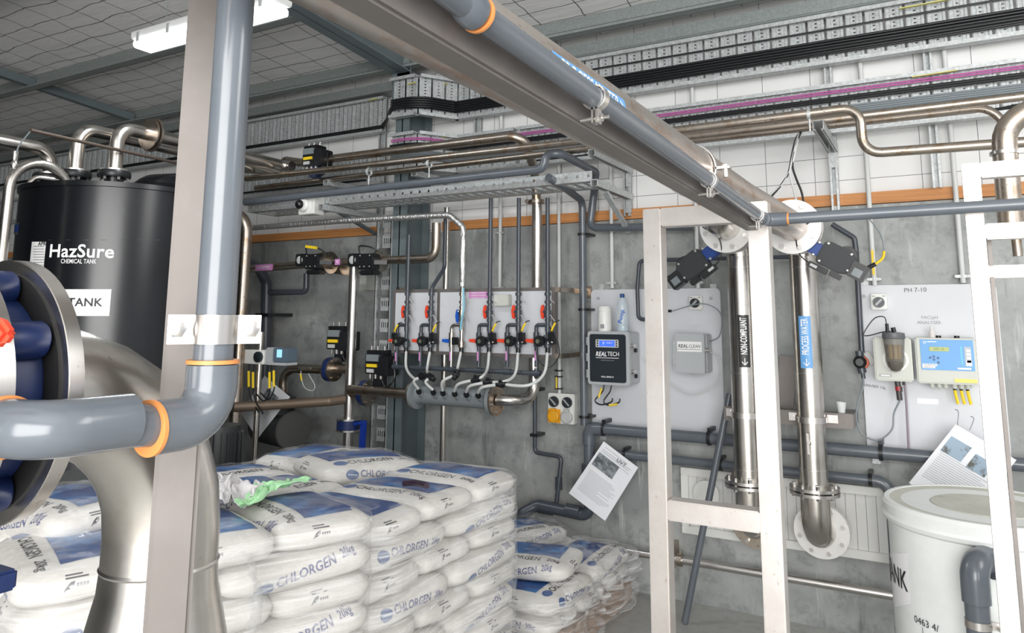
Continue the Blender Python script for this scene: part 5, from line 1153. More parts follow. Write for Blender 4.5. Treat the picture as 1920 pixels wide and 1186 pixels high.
S('black_elbow', MB().tube([aZ(258, 385, TZ-.02), aZ(258, 385, TZ-.02)+V((0, 0, .12)), aZ(345, 380, TZ)+V((0.1, 0, .11)), aZ(345, 380, TZ)+V((.1, 0, -.1))], .085, 28, .12), tankb, 'fat black elbow on top of the black tank beside the post', 'pipe')
p = aD(10, 420, 3.9); zt_ = zAt(p, 300)
pipe('bright stainless pipe at the left edge arching back behind the tank outlets', [(p.x, p.y, 1.2), (p.x, p.y, zt_), (p.x+.0, p.y+.30, zt_+.01), (p.x+.0, p.y+.32, 2.3)], .026, ss, .16)
p = aD(47, 420, 4.3); zt_ = zAt(p, 330)
pipe('slim stainless pipe left of the black tank with a blue valve', [(p.x, p.y, 1.9), (p.x, p.y, zt_), (p.x+.05, p.y+.3, zt_)], .015, ss, .06)
zv = zAt(p, 430); t = T('blue_valve', 'small blue wafer valve on the slim pipe left of the black tank', 'valve', (p.x, p.y, zv-.03))
MB().cyl((p.x, p.y, zv-.022), (p.x, p.y, zv+.022), .05, n=24).build('valve_body', blued, t)
mb = MB(); mb.cyl((p.x, p.y, zv+.022), (p.x, p.y, zv+.034), .048, n=24); mb.cyl((p.x, p.y, zv-.034), (p.x, p.y, zv-.022), .048, n=24); mb.build('valve_flange', ss_b, t)
p = aD(27, 360, 3.85); t = T('air_valve', 'small bright fitting with looped grey tube over the left outlet', 'valve', p)
MB().lathe([(.012, -.03), (.016, -.02), (.016, 0), (.01, .01), (.014, .02), (.014, .06), (.008, .065)], aD(27, 305, 3.9), (0, 0, 1), 14).build('fitting', ss_b, t)
MB().tube([aD(29, 292, 3.9), aD(36, 272, 3.9), aD(47, 258, 3.9), aD(57, 246, 3.9)], .004, 6, smooth=4).build('air_tube', cable_g, t)
# ================================================================== fluorescent batten
zL = 3.28
A_, B_ = aZ(255, 84, zL), aZ(538, 18, zL); yL_ = (A_.y+B_.y)/2
t = T('strip_light', 'lit fluorescent batten under the roof, crossing behind the near post', 'ceiling light', ((A_.x+B_.x)/2, yL_, zL))
x0, x1 = A_.x, B_.x
MB().rbox((x0, yL_-.07, zL+.02), (x1, yL_+.07, zL+.075), .02, 'x').build('lamp_housing', lampb, t, bevel=.006)
MB().rbox((x0+.012, yL_-.065, zL-.03), (x1-.012, yL_+.065, zL+.018), .02, 'x').build('lamp_diffuser', lampm, t, bevel=.012)
mb = MB()
for x in (x0+.08, x0+.35, x1-.35, x1-.08):
    for s_ in (-1, 1): mb.box((x-.012, yL_+s_*.074-.004, zL-.005), (x+.012, yL_+s_*.074+.004, zL+.05))
mb.build('clip', greyp, t)
mb = MB()
for x in (x0+.22, x1-.1): mb.cyl((x, yL_, zL+.07), (x, yL_, zc(yL_)), .003, n=6)
mb.build('hanging_chain', galv_d, t)
l = bpy.data.lights.new('batten_light', 'AREA'); l.shape = 'RECTANGLE'; l.size = x1-x0-.05; l.size_y = .12; l.energy = 14; l.color = (.93, .97, 1)
lo = bpy.data.objects.new('batten_light', l); COL.objects.link(lo); lo.location = ((x0+x1)/2, yL_, zL-.035)
# ================================================================== pipework left of the valve board
YQ = 4.3
xv1 = aY(664, 509, YQ).x
t = T('tall_stainless_pipe', 'tall bright stainless upright with blue hand valve, left of the cable ladder', 'pipe', (xv1, YQ, .4))
MB().cyl((xv1, YQ, .3), (xv1, YQ, zAt((xv1, YQ), 500)), .036, n=24).build('pipe_body', ss_b, t)
zt1, zt2 = zAt((xv1, YQ), 737), zAt((xv1, YQ), 692)
MB().cyl((xv1, YQ, zt1), (aY(690, 735, YQ).x, YQ, zt1), .034, n=20).build('branch', ss_st, t); MB().cyl((aY(618, 692, YQ).x, YQ, zt2), (xv1, YQ, zt2), .034, n=20).build('branch', ss_st, t)
zv = zAt((xv1, YQ), 795); MB().lathe([(.036, -.032), (.085, -.032), (.085, .032), (.036, .032)], (xv1, YQ, zv), (0, 0, 1), 28).build('valve_body', blued, t)
mb = MB(); 
for dz in (-.046, .032): mb.lathe([(.036, 0), (.088, 0), (.088, .012), (.036, .012)], (xv1, YQ, zv+dz), (0, 0, 1), 28)
mb.build('flange', ss_b, t)
mb = MB(); mb.bar((xv1+.08, YQ-.02, zv+.01), (xv1+.17, YQ-.02, zv+.03), .04, .02); mb.bar((xv1+.16, YQ-.02, zv+.04), (xv1+.15, YQ-.02, zv-.25), .05, .02, (0, 1, 0)); mb.build('lever', mat('lever_blue', (.01, .04, .30), .4), t, bevel=.003)
YA = YQ-.0
def flange_pair(px, py, label, m=blued):
    p = aY(px, py, YA); t = T('wafer_valve', label, 'valve', (p.x, p.y, p.z-.1))
    MB().lathe([(.035, -.02), (.09, -.02), (.09, .02), (.035, .02)], p, (1, 0, 0), 28).build('valve_body', m, t)
    mb = MB()
    for dx in (-.034, .02): mb.lathe([(.03, 0), (.088, 0), (.088, .014), (.03, .014)], p+V((dx, 0, 0)), (1, 0, 0), 28)
    mb.hexes(p+V((.03, 0, 0)), (1, 0, 0), .07, 6, .009, .02); mb.build('flange', ss_st, t); return p
flange_pair(622, 692, 'flanged wafer valve on the short branch left of the tall bright upright'); p = flange_pair(686, 736, 'flanged wafer valve between the tall bright upright and the manifold')
actuator('valve_actuator', 'black actuator standing on the wafer valve left of the tall bright upright', aY(627, 636, YA-.03), s=1.65)
actuator('valve_actuator', 'black actuator with yellow tag right of the tall bright upright, before the cable ladder', aY(700, 682, YA-.06), s=1.6)
# feed line with two actuators
zf = aY(600, 493, YQ).z
t = T('feed_pipe', 'dull stainless feed pipe with pink arrow labels and a bend up at its right end', 'pipe', (-4, YQ, zf))
MB().tube([(-5.1, YQ, zf-.03), (aY(600, 492, YQ).x, YQ, zf), (aY(817, 489, YQ).x, YQ, zf), (aY(817, 489, YQ).x, YQ, zAt((aY(817, 489, YQ).x, YQ), 418))], .031, 20, .08).build('pipe_body', ss_st, t)
lx0, lx1 = aY(480, 498, YQ-.03).x, aY(512, 498, YQ-.03).x
lb = MB().box((lx0, YQ-.036, zf-.045), (lx1, YQ-.033, zf+.005)).build('pink_label', labelpink, t); text('< UF CIP FEED', 'lettering', ((lx0+lx1)/2, YQ-.0375, zf-.02), (1, 0, 0), (0, 0, 1), .032, inkw, lb, .008, squeeze=.72)
lx0, lx1 = aY(629, 492, YQ-.03).x, aY(638, 492, YQ-.03).x
lb = MB().box((lx0, YQ-.036, zf-.022), (lx1, YQ-.033, zf+.022)).build('pink_label', labelpink, t); text('<', 'lettering', ((lx0+lx1)/2, YQ-.0375, zf), (1, 0, 0), (0, 0, 1), .04, inkw, lb, .01)
mb = MB()
for px in (605, 618, 713): x = aY(px, 492, YQ).x; mb.lathe([(.031, -.012), (.085, -.012), (.085, .012), (.031, .012)], (x, YQ, zf), (1, 0, 0), 28)
mb.build('flange', ss_st, t)
MB().cyl((aY(603, 492, YQ).x, YQ, zf), (aY(628, 492, YQ).x, YQ, zf), .05, n=24).build('enlarger', ss_st, t)
for px, lb_ in ((580, 'left black rotary actuator on the feed pipe, with a long yellow tag on top'), (680, 'right black rotary actuator on the feed pipe beside the cable ladder')):
    c = aY(px, 490, YQ-.09); t = T('rotary_actuator', lb_, 'actuator', c-V((0, 0, .08)), 'rotary actuators on the feed pipe')
    MB().box(c+V((-.02, -.03, -.06)), c+V((.115, .06, .055))).build('actuator_body', blackp, t, bevel=.006)
    MB().box(c+V((-.02, -.02, -.10)), c+V((.13, .06, -.065))).build('lower_cylinder', blackp, t, bevel=.01)
    eb = MB().box(c+V((-.125, -.03, -.035)), c+V((-.022, .05, .06))).build('switch_box', blackp, t, bevel=.008)
    MB().lathe([(.03, 0), (.03, .004), (.01, .012)], c+V((-.072, -.03, .012)), (0, -1, 0), 24).build('indicator_dome', galvbox, eb)
    MB().box(c+V((-.052, -.046, -.02)), c+V((-.046, -.034, .045))).build('indicator_bar', blackp, eb)
    mb = MB()
    for x, z in ((.0, .04), (.09, .04), (.0, -.04), (.09, -.04), (.04, -.04)): mb.sph(c+V((x, -.031, z)), .006)
    mb.build('screw', ss_b, t)
    if px == 580: MB().bar(c+V((-.02, -.02, .115)), c+V((.09, -.02, .10)), .02, .02).build('yellow_tag', yellow, t)
    MB().tube([c+V((-.03, 0, .05)), c+V((-.04, 0, .11)), c+V((.0, 0, .115)), c+V((.08, 0, .10)), c+V((.16, .02, .06))], .006, 8, smooth=4).build('signal_cable', blackp, t)
    MB().bar(c+V((.10, 0, -.01)), c+V((.19, .05, -.01)), .03, .03).build('neck', blackp, t)
S('pipe_bracket', MB().bar(aY(622, 503, 4.4), aY(664, 510, 4.4), .02, .07, (0, 0, 1)), ss_st, 'dull steel bracket bar under the feed pipe left of the tall upright', 'bracket')
mb = MB(); p = aY(680, 522, 4.6); mb.box((p.x-.03, 4.6, p.z-.09), (p.x+.04, W, p.z+.05)); S('wall_box', mb, boxc, 'small cream box on the concrete under the right rotary actuator', 'box')
pipe('dark plastic pipe dropping from the feed line past the isolator box', [aY(470, 495, 4.5), aY(487, 505, 4.5), aY(500, 530, 4.5), aY(495, 760, 4.5)], .045, pvc_d, .08, name='plastic_pipe')
pipe('dark plastic branch pipe stepping up to the left rotary actuator', [aY(505, 548, 4.5), aY(574, 547, 4.5), aY(575, 512, 4.5)], .024, pvc_d, .04, name='plastic_pipe')
mb = MB(); p = aY(500, 590, 4.5); mb.box((p.x-.07, 4.44, p.z-.014), (p.x+.08, W, p.z+.014)); S('pipe_saddle', mb, blackp, 'black saddle holding the dark plastic pipe to the concrete', 'clip')
# near-left uprights
yv_ = 3.75; xa_ = aY(455, 520, yv_).x
pipe('stained stainless upright right of the near post, elbowing left at its top', [(xa_-.5, yv_, zAt((xa_, yv_), 402)), (xa_+.01, yv_, zAt((xa_, yv_), 402)), (xa_, yv_, .3)], .043, ss_st, .13)
yv2 = 3.85; xs_ = aY(488, 660, yv2).x
pipe('slimmer stainless upright behind the isolator box', [(xs_, yv2, .3), (xs_, yv2, zAt((xs_, yv2), 622))], .021, ss)
yb_ = 3.78
a_, b_ = aY(458, 655, yb_), aY(493, 683, yb_)
t = T('isolator_box', 'white isolator box with black dial beside the stained upright', 'switch', ((a_.x+b_.x)/2, yb_+.03, b_.z))
MB().box((a_.x, yb_, b_.z), (b_.x, yb_+.09, a_.z)).build('box_body', whitep, t, bevel=.005)
c = aY(484, 669, yb_-.01); MB().cyl((c.x, yb_-.02, c.z), (c.x, yb_, c.z), .038, n=24).build('dial', darkface, t); MB().bar((c.x-.02, yb_-.025, c.z+.02), (c.x+.02, yb_-.025, c.z-.02), .01, .016, (0, 1, 0)).build('grip', blackp, t)
a_, b_ = aY(495, 651, yb_), aY(537, 685, yb_)
t = T('flow_transmitter', 'grey flow transmitter with small blue screen right of the isolator box', 'transmitter', ((a_.x+b_.x)/2, yb_+.04, b_.z))
MB().box((a_.x, yb_+.01, b_.z), (a_.x+.09, yb_+.12, a_.z)).build('rear_housing', boxg, t, bevel=.01); mc_ = mat('trans_face', (.10, .14, .18), .4); MB().box((a_.x+.09, yb_, b_.z+.02), (b_.x, yb_+.1, a_.z)).build('front_face', mc_, t, bevel=.006)
MB().box((a_.x+.04, yb_-.01, b_.z), (b_.x, yb_+.1, b_.z+.018)).build('base_lip', boxg, t)
p = aY(524, 662, yb_); MB().box((p.x-.022, yb_-.004, p.z-.028), (p.x+.024, yb_, p.z+.026)).build('display_screen', lcd2, t)
k0 = 0
for px, py in ((467, 695), (475, 697), (506, 697), (514, 694)):
    p = aY(px, py, yb_+.02); k0 += 1; c_ = T('tagged_cable', f'black cable with yellow tag hanging below the isolator box, {("first","second","third","fourth")[k0-1]} from the left', 'cable', p-V((0, 0, .15)), 'tagged cables under the isolator box')
    MB().tube([p+V((0, 0, .06)), p, p+V((.01, 0, -.12)), p+V((.04*(1 if px < 500 else -1), 0, -.20)), p+V((.12*(1 if px < 500 else -1), 0, -.16 if px > 500 else -.28))], .005, 6, smooth=5).build('cable', blackp, c_); MB().cyl(p+V((0, -.003, .0)), p+V((.009, -.003, -.11)), .009, n=8).build('yellow_tag', yellow, c_)
pipe('brown stained pipe running level above the dark pump', [aY(438, 763, 3.7), aY(618, 752, 4.25), aY(655, 747, 4.3)], .034, mat('brown_pipe', (.20, .15, .11), .5, .5), name='brown_pipe')
pipe('dull stainless bend dropping behind the hanging sheet', [aY(612, 692, YQ), aY(531, 690, YQ), aY(530, 800, YQ)], .034, ss_st, .12)
t = T('sensor_fitting', 'small clamped sensor with thin looped wire on the dull stainless bend', 'sensor', aY(574, 700, 4.2))
MB().cyl(aY(560, 690, 4.2), aY(582, 690, 4.2), .012, n=10).build('fitting', ss_b, t); MB().tube([aY(564, 695, 4.2), aY(566, 712, 4.2), aY(572, 727, 4.2), aY(586, 732, 4.2), aY(590, 722, 4.2), aY(578, 700, 4.2)], .003, 6, smooth=5).build('wire', ptfe, t); MB().cyl(aY(563.5, 700, 4.2), aY(565.5, 713, 4.2), .007, n=8).build('yellow_tag', yellow, t)
# dark pump set on the floor
pc_ = aY(548, 806, 4.15); t = T('pump_set', 'dark motor-driven pump on a sloped stand in the shade behind the sacks', 'pump', (pc_.x-.2, 4.2, .35))
MB().lathe([(.12, -.02), (.135, 0), (.135, .42), (.11, .46)], pc_, (-1, .25, 0), 32).build('motor_barrel', motor, t)
MB().lathe([(.14, 0), (.145, .015), (.14, .03), (.02, .035)], pc_, (1, -.25, 0), 32).build('end_cover', mat('motor_face', (.08, .08, .078), .5), t)
MB().prism([pc_+V((-.12, .0, -.12)), pc_+V((.08, 0, -.12)), pc_+V((.16, 0, -.36)), pc_+V((-.28, 0, -.36))], (0, .2, 0)).build('stand', mat('stand_grey', (.10, .10, .09), .6), t)
MB().box((pc_.x-.9, 4.1, pc_.z-.44), (pc_.x+.25, 4.4, pc_.z-.36)).build('base_plate', motor, t); MB().lathe([(.09, 0), (.10, .03), (.10, .12), (.05, .15)], pc_+V((-.12, 0, .11)), (0, 0, 1), 24).build('top_port', motor, t)
p = aD(412, 850, 4.0); t = T('vertical_motor', 'dark finned vertical motor glimpsed between near post and stained upright', 'motor', p-V((0, 0, .25)))
mb = MB(); mb.cyl(p-V((0, 0, .2)), p+V((0, 0, .15)), .10, n=24)
for k_ in range(18): a = k_*.349; mb.ob(p+V((.105*math.cos(a), .105*math.sin(a), -.02)), V((.012*math.cos(a), .012*math.sin(a), 0)), V((-.002*math.sin(a), .002*math.cos(a), 0)), V((0, 0, .14)))
mb.build('finned_body', motor, t); MB().cyl(p-V((0, 0, .22)), p-V((0, 0, .19)), .13, n=28).build('mounting_ring', mat('stand_grey', (0, 0, 0)), t)
S('dark_cabinet', MB().box(aD(190, 930, 3.0)+V((-.15, -.2, -.6)), aD(190, 885, 3.0)+V((.35, .12, 0))), mat('cab_dark', (.06, .065, .065), .5), 'dark grey cabinet glimpsed under the close elbow behind the sacks', 'cabinet', bevel=.01)
# actuator on the upper pipe
actuator('valve_actuator', 'black actuator with yellow tag and blue side on the upper stainless pipe', aY(580, 294, 4.02), s=1.5, blue=True)
p = aY(590, 300, 4.06); S('wafer_valve', MB().lathe([(.03, -.02), (.075, -.02), (.075, .02), (.03, .02)], (p.x, Y1, aY(600, 300, Y1).z), (1, 0, 0), 28), blued, 'blue wafer valve on the upper stainless pipe behind its actuator', 'valve')
pipe('short stainless pipe arriving left of the blue-sided actuator', [aY(462, 318, 4.12), aY(520, 322, 4.12), aY(535, 300, 4.12), aY(575, 306, 4.12)], .03, ss_st, .03)
# siren box
ysn = yf-.11; a_, b_ = aY(560, 368, ysn), aY(588, 400, ysn); t = T('siren_box', 'grey-white siren box with black dome hung on the perforated tray', 'siren', ((a_.x+b_.x)/2, ysn+.05, b_.z))
MB().box((a_.x, ysn, b_.z), (b_.x, yf, a_.z)).build('box_body', whitep, t, bevel=.006)
p = aY(571, 384, ysn); MB().lathe([(.052, 0), (.05, .02), (.04, .028), (.038, .03)], p, (0, -1, 0), 28).build('collar', whitep, t); MB().sph(p+V((-.012, -.04, 0)), .034, (1, .9, 1)).build('dome', mat('dome_black', (.01, .01, .012), .12), t)
# paper sheets
def sheet(label, c4, y, blocks=(), lines=(), words=()):
    P = [aY(px, py, y+dy) for px, py, dy in c4]; o = P[0]; bil = lambda u, v, e=0: (P[0]*(1-u)+P[1]*u)*(1-v)+(P[3]*(1-u)+P[2]*u)*v+V((0, -e, 0))
    t = T('paper_sheet', label, 'paper', (P[0]+P[2])/2-V((0, 0, .15)))
    MB().prism([bil(0, 0), bil(1, 0), bil(1, 1), bil(0, 1)], (0, .0015, 0)).build('sheet', paper, t, flat=True)
    for (u0, v0, u1, v1, m_, n_) in blocks:
        MB().face([bil(u0, v0, .002), bil(u1, v0, .002), bil(u1, v1, .002), bil(u0, v1, .002)]); mb = MB(); mb.face([bil(u0, v0, .002), bil(u1, v0, .002), bil(u1, v1, .002), bil(u0, v1, .002)]); mb.build(n_, m_, t)
    mb = MB()
    for (u0, u1, v, h) in lines: mb.face([bil(u0, v, .002), bil(u1, v, .002), bil(u1, v+h, .002), bil(u0, v+h, .002)])
    if lines: mb.build('printed_lines', mat('print_grey', (.47, .48, .50), .5), t)
    for s_, u, v, sz in words: text(s_, 'handwriting', bil(u, v, .003), P[1]-P[0], P[0]-P[3], sz, ink, t, 0)
    return t
ph1 = mat('photo_print', (.28, .31, .33), .5, noise=(18, (.08, .09, .10), .45, .6)); ph2 = mat('photo_print_blue', (.30, .40, .50), .5, noise=(16, (.10, .10, .08), .5, .62))
random.seed(3)
ln = [(.10, .10+.8*random.choice((.55, .8, 1, 1, .9)), .48+.026*k_, .008) for k_ in range(15)]+[(.1, .75, .05, .008), (.08, .9, .10, .01), (.08, .85, .13, .01), (.6, .9, .17, .008)]
sheet('white instruction sheet with a photo hung askew on the concrete between board and frame', ((1132, 827, 0), (1196.5, 876, 0), (1134.5, 976, .02), (1066.5, 924, .02)), 4.49, ((.06, .17, .64, .40, ph1, 'printed_photo'),), ln, (('UVT', .62, .10, .035),))
ln2 = [(.08, .08+.8*random.choice((.7, .9, 1)), .42+.03*k_, .009) for k_ in range(14)]
sheet('white instruction sheet in a plastic sleeve leaning on the analyser board behind the tank', ((1792, 795, 0), (1906, 862, 0), (1818, 972, .0), (1704, 905, .0)), 4.50, ((.06, .16, .40, .40, ph2, 'printed_photo'), (.50, .20, .80, .42, ph2, 'printed_photo')), ln2)
sheet('grey-white sheet hanging askew behind the two stainless uprights', ((496, 704, .05), (544, 744, .05), (483, 822, .05), (452, 775, .05)), 4.0, ((.30, .15, .75, .35, ph1, 'printed_photo'),), [(.1, .8, .5+.06*k_, .01) for k_ in range(5)])
for a_, b_ in (((1797, 772), (1795, 797)), ((1826, 785), (1818, 806))): S('hanging_wire', MB().tube([aY(a_[0]-6, a_[1]-5, 4.55), aY(*a_, 4.52), aY(*b_, 4.5)], .002, 6, smooth=3), cable_g, 'thin wire holding the instruction sheet under the analyser, '+('left one' if a_[0] < 1800 else 'right one'), 'wire')
# cables tied at the right cantilever arm
for k_, (pts, m_, lb_) in enumerate(((((1505, 237), (1492, 262), (1485, 290), (1478, 325), (1462, 350), (1447, 368), (1440, 385)), blackp, 'black cable looping down left from the stained pipes'), (((1507, 237), (1490, 275), (1486, 310), (1493, 335), (1503, 360), (1508, 388)), blackp, 'black cable looping down right to the white flange'), (((1500, 240), (1487, 300), (1470, 340), (1448, 362), (1438, 370)), conduit, 'grey cable looping down left beside the black ones'), (((1499, 242), (1484, 300), (1481, 325), (1488, 355), (1495, 385)), conduit, 'grey cable looping down right beside the black ones'))):
    S('loose_cable', MB().tube([aY(a, b, 4.3) for a, b in pts], .006, 8, smooth=5), m_, lb_, 'cable')
# leaning pole
ft = aZ(1284, 1166, .01); tp_ = aY(1368, 738, 4.50)
S('leaning_pole', MB().tube([ft, tp_], .0195, 18), pvc, 'grey plastic pole leaning from floor to wall behind the square frame', 'pole')
# round white cap behind the left tall pipe
p = aY(1325, 925, W-.05); t = T('wall_outlet', 'round cream outlet collar with dark flange on the hatch panel, behind the left tall pipe', 'flange', p-V((0, 0, .1)))
MB().lathe([(.055, 0), (.078, 0), (.078, .012), (.055, .015)], p, (0, -1, 0), 36).build('collar', mat('cream_frame', (0, 0, 0)), t)
# ================================================================== white round tank
C_ = V((.105, 3.50, 0)); R_ = .335; RZ = 1.0
t = T('white_tank', 'large open-rimmed white plastic tank with dusty lid at the lower right', 'tank', C_)
wt = MB().lathe([(R_-.03, 0), (R_, .05), (R_+.004, RZ-.14), (R_+.006, RZ-.08), (R_+.022, RZ-.07), (R_+.028, RZ-.055), (R_+.020, RZ-.045), (R_+.022, RZ-.012), (R_+.012, RZ), (R_-.004, RZ), (R_-.008, RZ-.006)], C_, (0, 0, 1), 96).build('tank_body', tankw, t)
MB().lathe([(0, RZ-.005), (R_*.55, RZ-.003), (R_*.57, RZ-.008), (R_*.8, RZ-.008), (R_-.006, RZ-.002), (R_-.006, RZ-.02)], C_, (0, 0, 1), 96).build('lid', tanktop, t)
bt = BVHTree.FromPolygons([v.co+C_ for v in wt.data.vertices], [p.vertices[:] for p in wt.data.polygons])
sg = patch('white_sign', 1664, 1703, 1036, 1128, labelwhite, t)
tank_text('TANK', 1679, 1076, .10, ink, sg, .012, fit=.20); p_ = bpy.data.objects[-1]
tank_text('0463 4/', 1737, 1169, .034, ink, t, 0); tank_text('|', 1732, 1182, .03, ink, t, 0)
q = aY(1826, 1062, 3.06); zq = zAt(q, 1062)
t = T('tank_overflow', 'grey plastic elbow and down pipe leaving the front of the white tank', 'pipe', (q.x, q.y, .3))
MB().tube([(q.x+.055, 3.19, zq+.008), (q.x, q.y, zq+.008), (q.x, q.y, zAt(q, 1128))], .044, 28, .045).build('elbow', pvc, t)
MB().cyl((q.x, q.y, zAt(q, 1120)), (q.x, q.y, .0), .0375, n=28).build('down_pipe', pvc, t)
MB().lathe([(.05, 0), (.066, 0), (.066, .012), (.05, .014)], (q.x+.055, 3.155, zq+.008), (.4, 1, 0), 28).build('tank_collar', pvc_d, t)
zq2 = zAt(q, 1168); mb = MB(); mb.lathe([(.0385, -.012), (.041, -.012), (.041, .012), (.0385, .012)], (q.x, q.y, zq2), (0, 0, 1), 28, cap=False); mb.box((q.x+.035, q.y-.008, zq2-.012), (q.x+.065, q.y+.008, zq2+.012)); mb.cyl((q.x+.05, q.y, zq2), (q.x+.12, yq+.05, zq2), .006, n=8); mb.build('pipe_clamp', ss_b, t)
# ================================================================== sacks on pallets
from mathutils import noise as mn
SL, SW_, SH = .55, .365, .098
def sack_mesh(seed, puff=1.0):
    bm = bmesh.new(); bmesh.ops.create_cube(bm, size=2); bmesh.ops.subdivide_edges(bm, edges=bm.edges[:], cuts=11, use_grid_fill=True)
    for v in bm.verts:
        x, y, z = v.co; p = 6.5; q = (abs(x)**p+abs(y)**p)**(1/p); q = max(q, 1e-6)
        pz = 2.9; s_ = (q**pz+abs(z)**pz)**(1/pz); x, y, z = x/s_, y/s_, z/s_
        cr = 1+.0*abs(x); n = mn.noise(V((x*2.2+seed*7, y*2.2, z*1.5+seed)))
        hh = SH*.585*puff*(1+.10*n); 
        v.co = V((x*SL*.505*(1+.012*n), y*SW_*.515*(1+.03*mn.noise(V((x*3, z*2, seed*3)))), z*hh*(1-.10*abs(x)**6)))
        w_ = mn.noise(V((x*9+seed*5, y*9, z*4)))*.0022; v.co += v.co.normalized()*w_
    for f in bm.faces: f.smooth = True
    me = bpy.data.meshes.new('sack'); bm.to_mesh(me); bm.free(); me.materials.append(sackm); return me
def leaf_mark(par, p, R_, U_, bvh, cast, s=.03):
    b = bmesh.new(); pts = [(-.9, -.9), (-.5, -.1), (.1, .35), (.7, .4), (.5, -.1), (0, -.5), (-.5, -.55)]
    b.faces.new([b.verts.new((x, y, 0)) for x, y in pts])
    for k_ in range(4): b.faces.new([b.verts.new((x, y, 0)) for x, y in ((.9+k_*.45, -.3), (1.2+k_*.45, -.3), (1.2+k_*.45, .1), (.9+k_*.45, .1))])
    b.faces.new([b.verts.new((x, y, 0)) for x, y in ((-.6, .7), (2.6, .7), (2.6, .85), (-.6, .85))]); b.faces.new([b.verts.new((x, y, 0)) for x, y in ((-.6, 1.0), (1.8, 1.0), (1.8, 1.15), (-.6, 1.15))])
    N_ = R_.cross(U_)
    for v in b.verts:
        q = p+R_*v.co.x*s+U_*v.co.y*s; h = bvh.ray_cast(q-V(cast)*.3, V(cast)); v.co = (h[0] if h[0] else q)-V(cast)*.0012
    me = bpy.data.meshes.new('end_mark'); b.to_mesh(me); b.free(); me.materials.append(mat('ink_soft', (.10, .10, .11), .5)); o = bpy.data.objects.new('end_mark', me); COL.objects.link(o); o.parent = par
def proj_patch(name, par, c, R_, U_, bvh, cast, m, nx=14, ny=8, shape=None, off=.001):
    b = bmesh.new(); g = {}
    for i in range(nx+1):
        for j in range(ny+1):
            u, v_ = -1+2*i/nx, -1+2*j/ny
            if shape == 'oval': rr_ = max(abs(u), abs(v_)); l_ = math.hypot(u, v_); (u, v_) = (u*rr_/l_, v_*rr_/l_) if l_ > 0 else (0, 0)
            q = c+R_*u+U_*v_; h = bvh.ray_cast(q-V(cast)*.3, V(cast)); g[i, j] = b.verts.new((h[0] if h[0] else q)-V(cast)*off)
    for i in range(nx):
        for j in range(ny): b.faces.new((g[i, j], g[i+1, j], g[i+1, j+1], g[i, j+1]))
    for f in b.faces: f.smooth = True
    me = bpy.data.meshes.new(name); b.to_mesh(me); b.free(); me.materials.append(m); o = bpy.data.objects.new(name, me); COL.objects.link(o); o.parent = par; return o
protos = []
for sd_ in range(3):
    o = bpy.data.objects.new('chlorine_sack', sack_mesh(sd_)); COL.objects.link(o); o['category'] = 'sack'
    me = o.data; bv = BVHTree.FromPolygons([v.co for v in me.vertices], [p.vertices[:] for p in me.polygons])
    for s_ in (-1, 1):
        R_ = V((-s_, 0, 0)); tl_ = .16 if sd_ == 0 else -.10 if sd_ == 1 else .04; Rr = (R_+V((0, 0, tl_))).normalized(); Ur = (V((0, 0, 1))-R_*tl_).normalized(); ct = V((0, -s_, 0))
        text('CHLORGEN', 'side_lettering', V((R_.x*.005, s_*.2, .004)), Rr, Ur, .040, inkb, o, .018, bvh=bv, cast=ct, fit=.215); text('20kg', 'side_lettering', V((0, s_*.2, 0))+Rr*.165+Ur*.006, Rr, Ur, .032, inkb, o, .014, bvh=bv, cast=ct, fit=.055)
        em = proj_patch('side_emblem', o, V((0, s_*.2, 0))-Rr*.145-Ur*.002, Rr*.032, Ur*.021, bv, ct, mat('emblem_blue', (.07, .12, .27), .5), 10, 8, 'oval')
        proj_patch('emblem_band', em, V((0, s_*.2, 0))-Rr*.145-Ur*.001, Rr*.026, Ur*.003, bv, ct, mat('emblem_pale', (.45, .50, .60), .5), 8, 2, None, .002)
    for s_ in (-1, 1): leaf_mark(o, V((s_*.3, -s_*.05, .012)), V((0, s_, 0)), V((0, 0, 1)), bv, V((-s_, 0, 0)), .018)
    protos.append((o, bv))
def copy_sack(i, loc, rz, label, group, tilt=(0, 0), top=0):
    src = protos[i][0]; c = src.copy(); COL.objects.link(c); c.location = loc; c.rotation_euler = (tilt[0], tilt[1], rz)
    for ch in list(src.children):
        if top == -1: continue
        d = ch.copy(); COL.objects.link(d); d.parent = c
        for g in list(ch.children): e = g.copy(); COL.objects.link(e); e.parent = d
    if top > 0:
        bv = protos[i][1]; dn = V((0, 0, -1))
        key = ('t', i)
        if key not in TOPS:
            a = proj_patch('top_print', c, V((0, .035, 0)), V((.20, 0, 0)), V((0, .10, 0)), bv, dn, sackblue, 16, 8); e = proj_patch('top_emblem', c, V((-.17, -.115, 0)), V((.035, 0, 0)), V((0, .025, 0)), bv, dn, mat('emblem_blue', (0, 0, 0)), 10, 8, 'oval')
            x = text('CHLORGEN', 'top_lettering', V((-.01, -.115, .08)), (1, 0, 0), (0, 1, 0), .050, ink, c, .014, bvh=bv, cast=dn, local=True, fit=.24); y = text('20kg', 'top_lettering', V((.18, -.11, .08)), (1, 0, 0), (0, 1, 0), .040, ink, c, .012, bvh=bv, cast=dn, local=True, fit=.07)
            TOPS[key] = (a, e, x, y)
        else:
            for q in TOPS[key]: d = q.copy(); COL.objects.link(d); d.parent = c
    c['label'] = label; c['group'] = group; return c
TOPS = {}
N1, N2, N3 = 'the left pallet', 'the tall middle pallet', 'the low pallet by the wall'
ORD = ['top', 'second', 'third', 'fourth', 'fifth', 'sixth', 'seventh', 'eighth', 'ninth', 'tenth']
